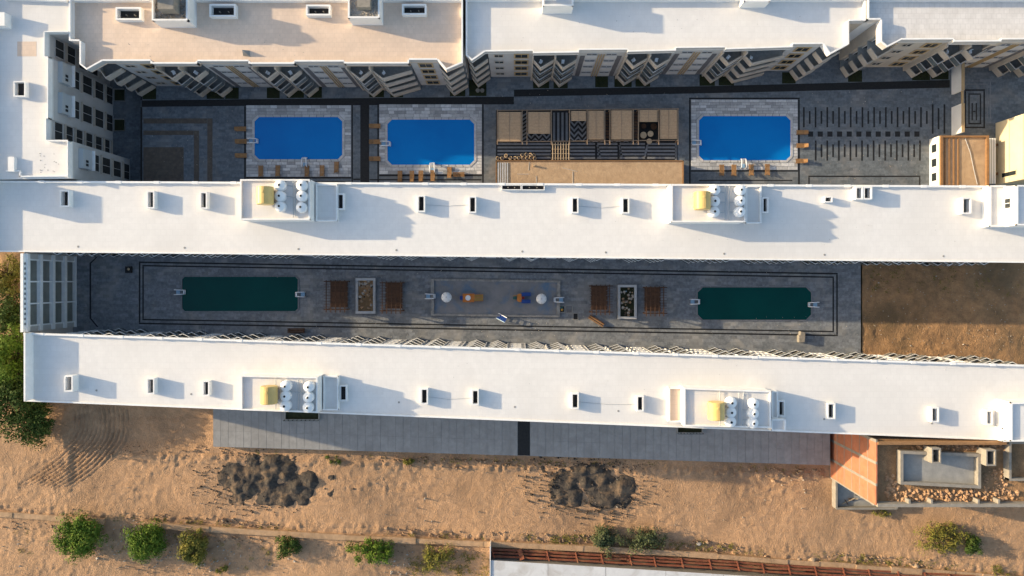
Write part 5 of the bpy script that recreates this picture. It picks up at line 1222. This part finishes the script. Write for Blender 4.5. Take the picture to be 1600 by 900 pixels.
tree('big dark tree at the left edge, lower of the two large ones', 22, 634, 50, GZ, 7.5, 'leaf_dark', 'tree', 64, 140, seed=12, ls=.22)
tree('dark bushy tree in the corner left of the dirt excavation', 48, 660, 34, GZ, 5.0, 'leaf_dark', 'tree', 44, 120, seed=13, ls=.2)
tree('olive tree at the left edge beside the top of the gallery wall', 4, 432, 30, GZ, 6.5, 'leaf_olive', 'tree', 44, 110, seed=14, ls=.2)
tree('dark leafy tree at the left edge beside the gallery wall, centre', 10, 490, 34, GZ, 6.5, 'leaf_dark', 'tree', 48, 110, seed=15, ls=.2)
tree('leafy tree cut by the left edge beside the lower dark tree', -20, 590, 40, GZ, 8.0, 'leaf', 'tree', 44, 120, seed=16, ls=.22)
for i, (x, y) in enumerate(((345, 890), (1560, 895), (520, 720), (640, 720), (1380, 800))):
    tree('tiny low dry shrub %s' % ('at the bottom edge, left of centre', 'at the bottom right corner', 'at the pavement edge beside the left gravel heaps', 'at the pavement edge right of the left gravel heaps', 'below the brick building')[i], x, y, (10, 16, 12, 10, 12)[i], GZ, .9, 'leaf_olive' if i != 2 else 'leaf_dark', 'shrub', 12, 50, 1.3, .7, seed=20 + i, ls=.12, group='tiny dry shrubs')

# dry weeds
rg = random.Random(77); wm = MB()
def weed(x, y, n, z, spread, h):
    X, Y = P2(x, y, z)
    for _ in range(n):
        a = rg.uniform(0, 6.28); l = rg.uniform(.3, 1.0) * spread; w = .05; bx = X + rg.gauss(0, .25); by = Y + rg.gauss(0, .25); hh = h * rg.uniform(.4, 1)
        wm.add([(bx - w * math.sin(a), by + w * math.cos(a), z), (bx + w * math.sin(a), by - w * math.cos(a), z), (bx + l * math.cos(a), by + l * math.sin(a), z + hh)], [(0, 1, 2)])
for _ in range(150):
    x = rg.uniform(20, 760); weed(x, lerp_poly(x) + rg.choice((rg.uniform(10, 55), -rg.uniform(7, 14))), 12, GZ + .05, .45, .4)
for _ in range(170):
    x = rg.uniform(780, 1590); weed(x, lerp_poly(x) - rg.uniform(6, 20), 14, GZ + .1, .5, .45)
for _ in range(60): weed(rg.uniform(640, 765), rg.uniform(865, 898), 16, GZ + .05, .5, .5)
for _ in range(60): weed(rg.uniform(1360, 1600), rg.uniform(416, 460), 10, .4, .35, .3)
for _ in range(50): x = rg.uniform(340, 1290); weed(x, pb(x) + rg.uniform(4, 12), 10, GZ + .1, .4, .35)
tag(wm.build('dry_weeds', MT['leaf_olive'], fix=False), 'thin dry weeds along the low wall and the pavement edge', 'weeds', kind='stuff')

# small clutter on roofs and courtyards
def specks(par, area, z, n, mat, seed, r0=.05, r1=.14, name='roof_grit'):
    gravel_bits(par, rect(*area, z), z, n, r0, r1, mat, name, seed)
specks(rA, (140, 40, 715, 92), DECK, 40, 'concrete_grey', 101, .03, .09); specks(rB, (770, 25, 1280, 66), DECK, 30, 'concrete_grey', 102, .03, .08)
specks(rW, (62, 240, 92, 270), WD, 16, 'concrete_grey', 103, .06, .12); specks(rM, (560, 345, 1500, 385), MD, 26, 'concrete_grey', 104, .03, .08); specks(rS, (560, 555, 1500, 610), MD, 26, 'concrete_grey', 105, .03, .08)
for par, area, z, n, sd in ((c1, (770, 140, 1470, 168), ZA, 40, 111), (c1, (1265, 222, 1440, 285), ZA, 60, 112), (c2, (240, 418, 1290, 434), ZB, 80, 113), (c2, (480, 492, 1340, 530), ZB, 150, 114), (c1, (225, 170, 380, 278), ZA, 30, 115)):
    specks(par, area, z, n, 'rubble_stone', sd, .04, .10, 'grit')

# gravel strewn round the heaps
rg = random.Random(91)
for k_, (cx_, cy_, rx, ry) in enumerate(((428, 750, 120, 56), (925, 758, 100, 52))):
    pts = []
    for _ in range(520):
        t = rg.uniform(0, 6.283); q_ = rg.gauss(.75, .22); pts.append((cx_ + math.cos(t) * q_ * rx, cy_ + math.sin(t) * q_ * ry))
    scatter(pts, GZ + .12, 'spilled_gravel', 'loose dark gravel spilled round the %s gravel heaps' % ('left', 'right')[k_], 'gravel', .06, .22, 60 + k_)
# litter and leaf debris under the roadside trees
pts = [(rg.gauss(x, 26), rg.gauss(y, 13)) for x, y in ((165, 860), (260, 865), (330, 872), (200, 838), (480, 868), (620, 875)) for _ in range(45)]
scatter(pts, GZ + .1, 'white_litter', 'pale litter and rubble strewn under the trees below the low wall', 'rubble_stone', .05, .2, 70)

# roof drains, cable runs and repair patches on the long roofs
rg = random.Random(123)
for par, ya, yb, k0 in ((rM, (386, .011), (300, .006), 0), (rS, (606, .0395), (548, .032), 1)):
    for k_ in range(9):
        x = 140 + k_ * 165 + rg.uniform(-20, 20); y = ya[0] + x * ya[1] - 2
        X, Y = P2(x, y, MD); MB().lathe(X, Y, [(.16, MD + .002), (.16, MD + .03), (.10, MD + .035)], 12).build('roof_drain', MT['concrete_grey'], par)
    for k_ in range(5):
        x = 560 + k_ * 190 + rg.uniform(-40, 40); y = yb[0] + x * yb[1] + rg.uniform(20, 60); w = rg.uniform(8, 22); h = rg.uniform(5, 12)
        MB().prism(rect(x, y, x + w, y + h, MD), MD + .001, MD + .008).build('repair_patch', MT['roof_patch'], par)
for pts_ in (((664, 320), (700, 322), (732, 320)), ((904, 322), (940, 325), (972, 322))):
    MB().tube([P(x, y, MD + .03) for x, y in pts_], .03, 5).build('cable', MT['ac'], rM)
for pts_ in (((669, 620), (700, 624), (737, 622)), ((905, 628), (950, 632), (995, 632))):
    MB().tube([P(x, y, MD + .03) for x, y in pts_], .03, 5).build('cable', MT['ac'], rS)

# white plastic chairs on the top balconies
CH = None
def chair_parts(root):
    MB().box(-.24, .24, -.24, .24, .40, .45).build('seat', MT['white_plastic'], root); MB().box(-.24, .24, .21, .26, .451, .9).build('backrest', MT['white_plastic'], root)
    for x in (-.21, .21):
        for y in (-.2, .2): MB().box(x - .025, x + .025, y - .025, y + .025, 0, .399).build('leg', MT['white_plastic'], root)
names = {'A': 'tan roofed block', 'B': 'top centre block', 'C': 'top right block'}
for key, bays, tips in (('A', A_bays, (.5, .5, .5)), ('B', B_bays, (.36, .36, .36)), ('C', C_bays, (.36, .36))):
    q_ = [b for b in bays if b[0] in 'CL']; cnt = 0
    for b, tr_ in zip(q_, tips):
        for side in (0, 1):
            W_ = b[2] - b[1]; h_ = W_ / 2 if b[0] == 'C' else W_ * .36
            xx = b[1] + side * h_ + h_ * tr_; X, Y = P2(xx, b[3], PTOP); Y = Y - .35; z_ = LEV[3]
            lab = 'white plastic chair on top floor balcony of the %s, %s from the left' % (names[key], ords[cnt]); cnt += 1
            if CH is None: CH = empty('plastic_chair', (0, 0, 0), lab, 'chair', 'chairs on the top balconies'); chair_parts(CH); CH.location = (X, Y, z_); CH.rotation_euler = (0, 0, .4)
            else: copy_tree(CH, (X, Y, z_), random.uniform(-1.5, 1.5), lab)
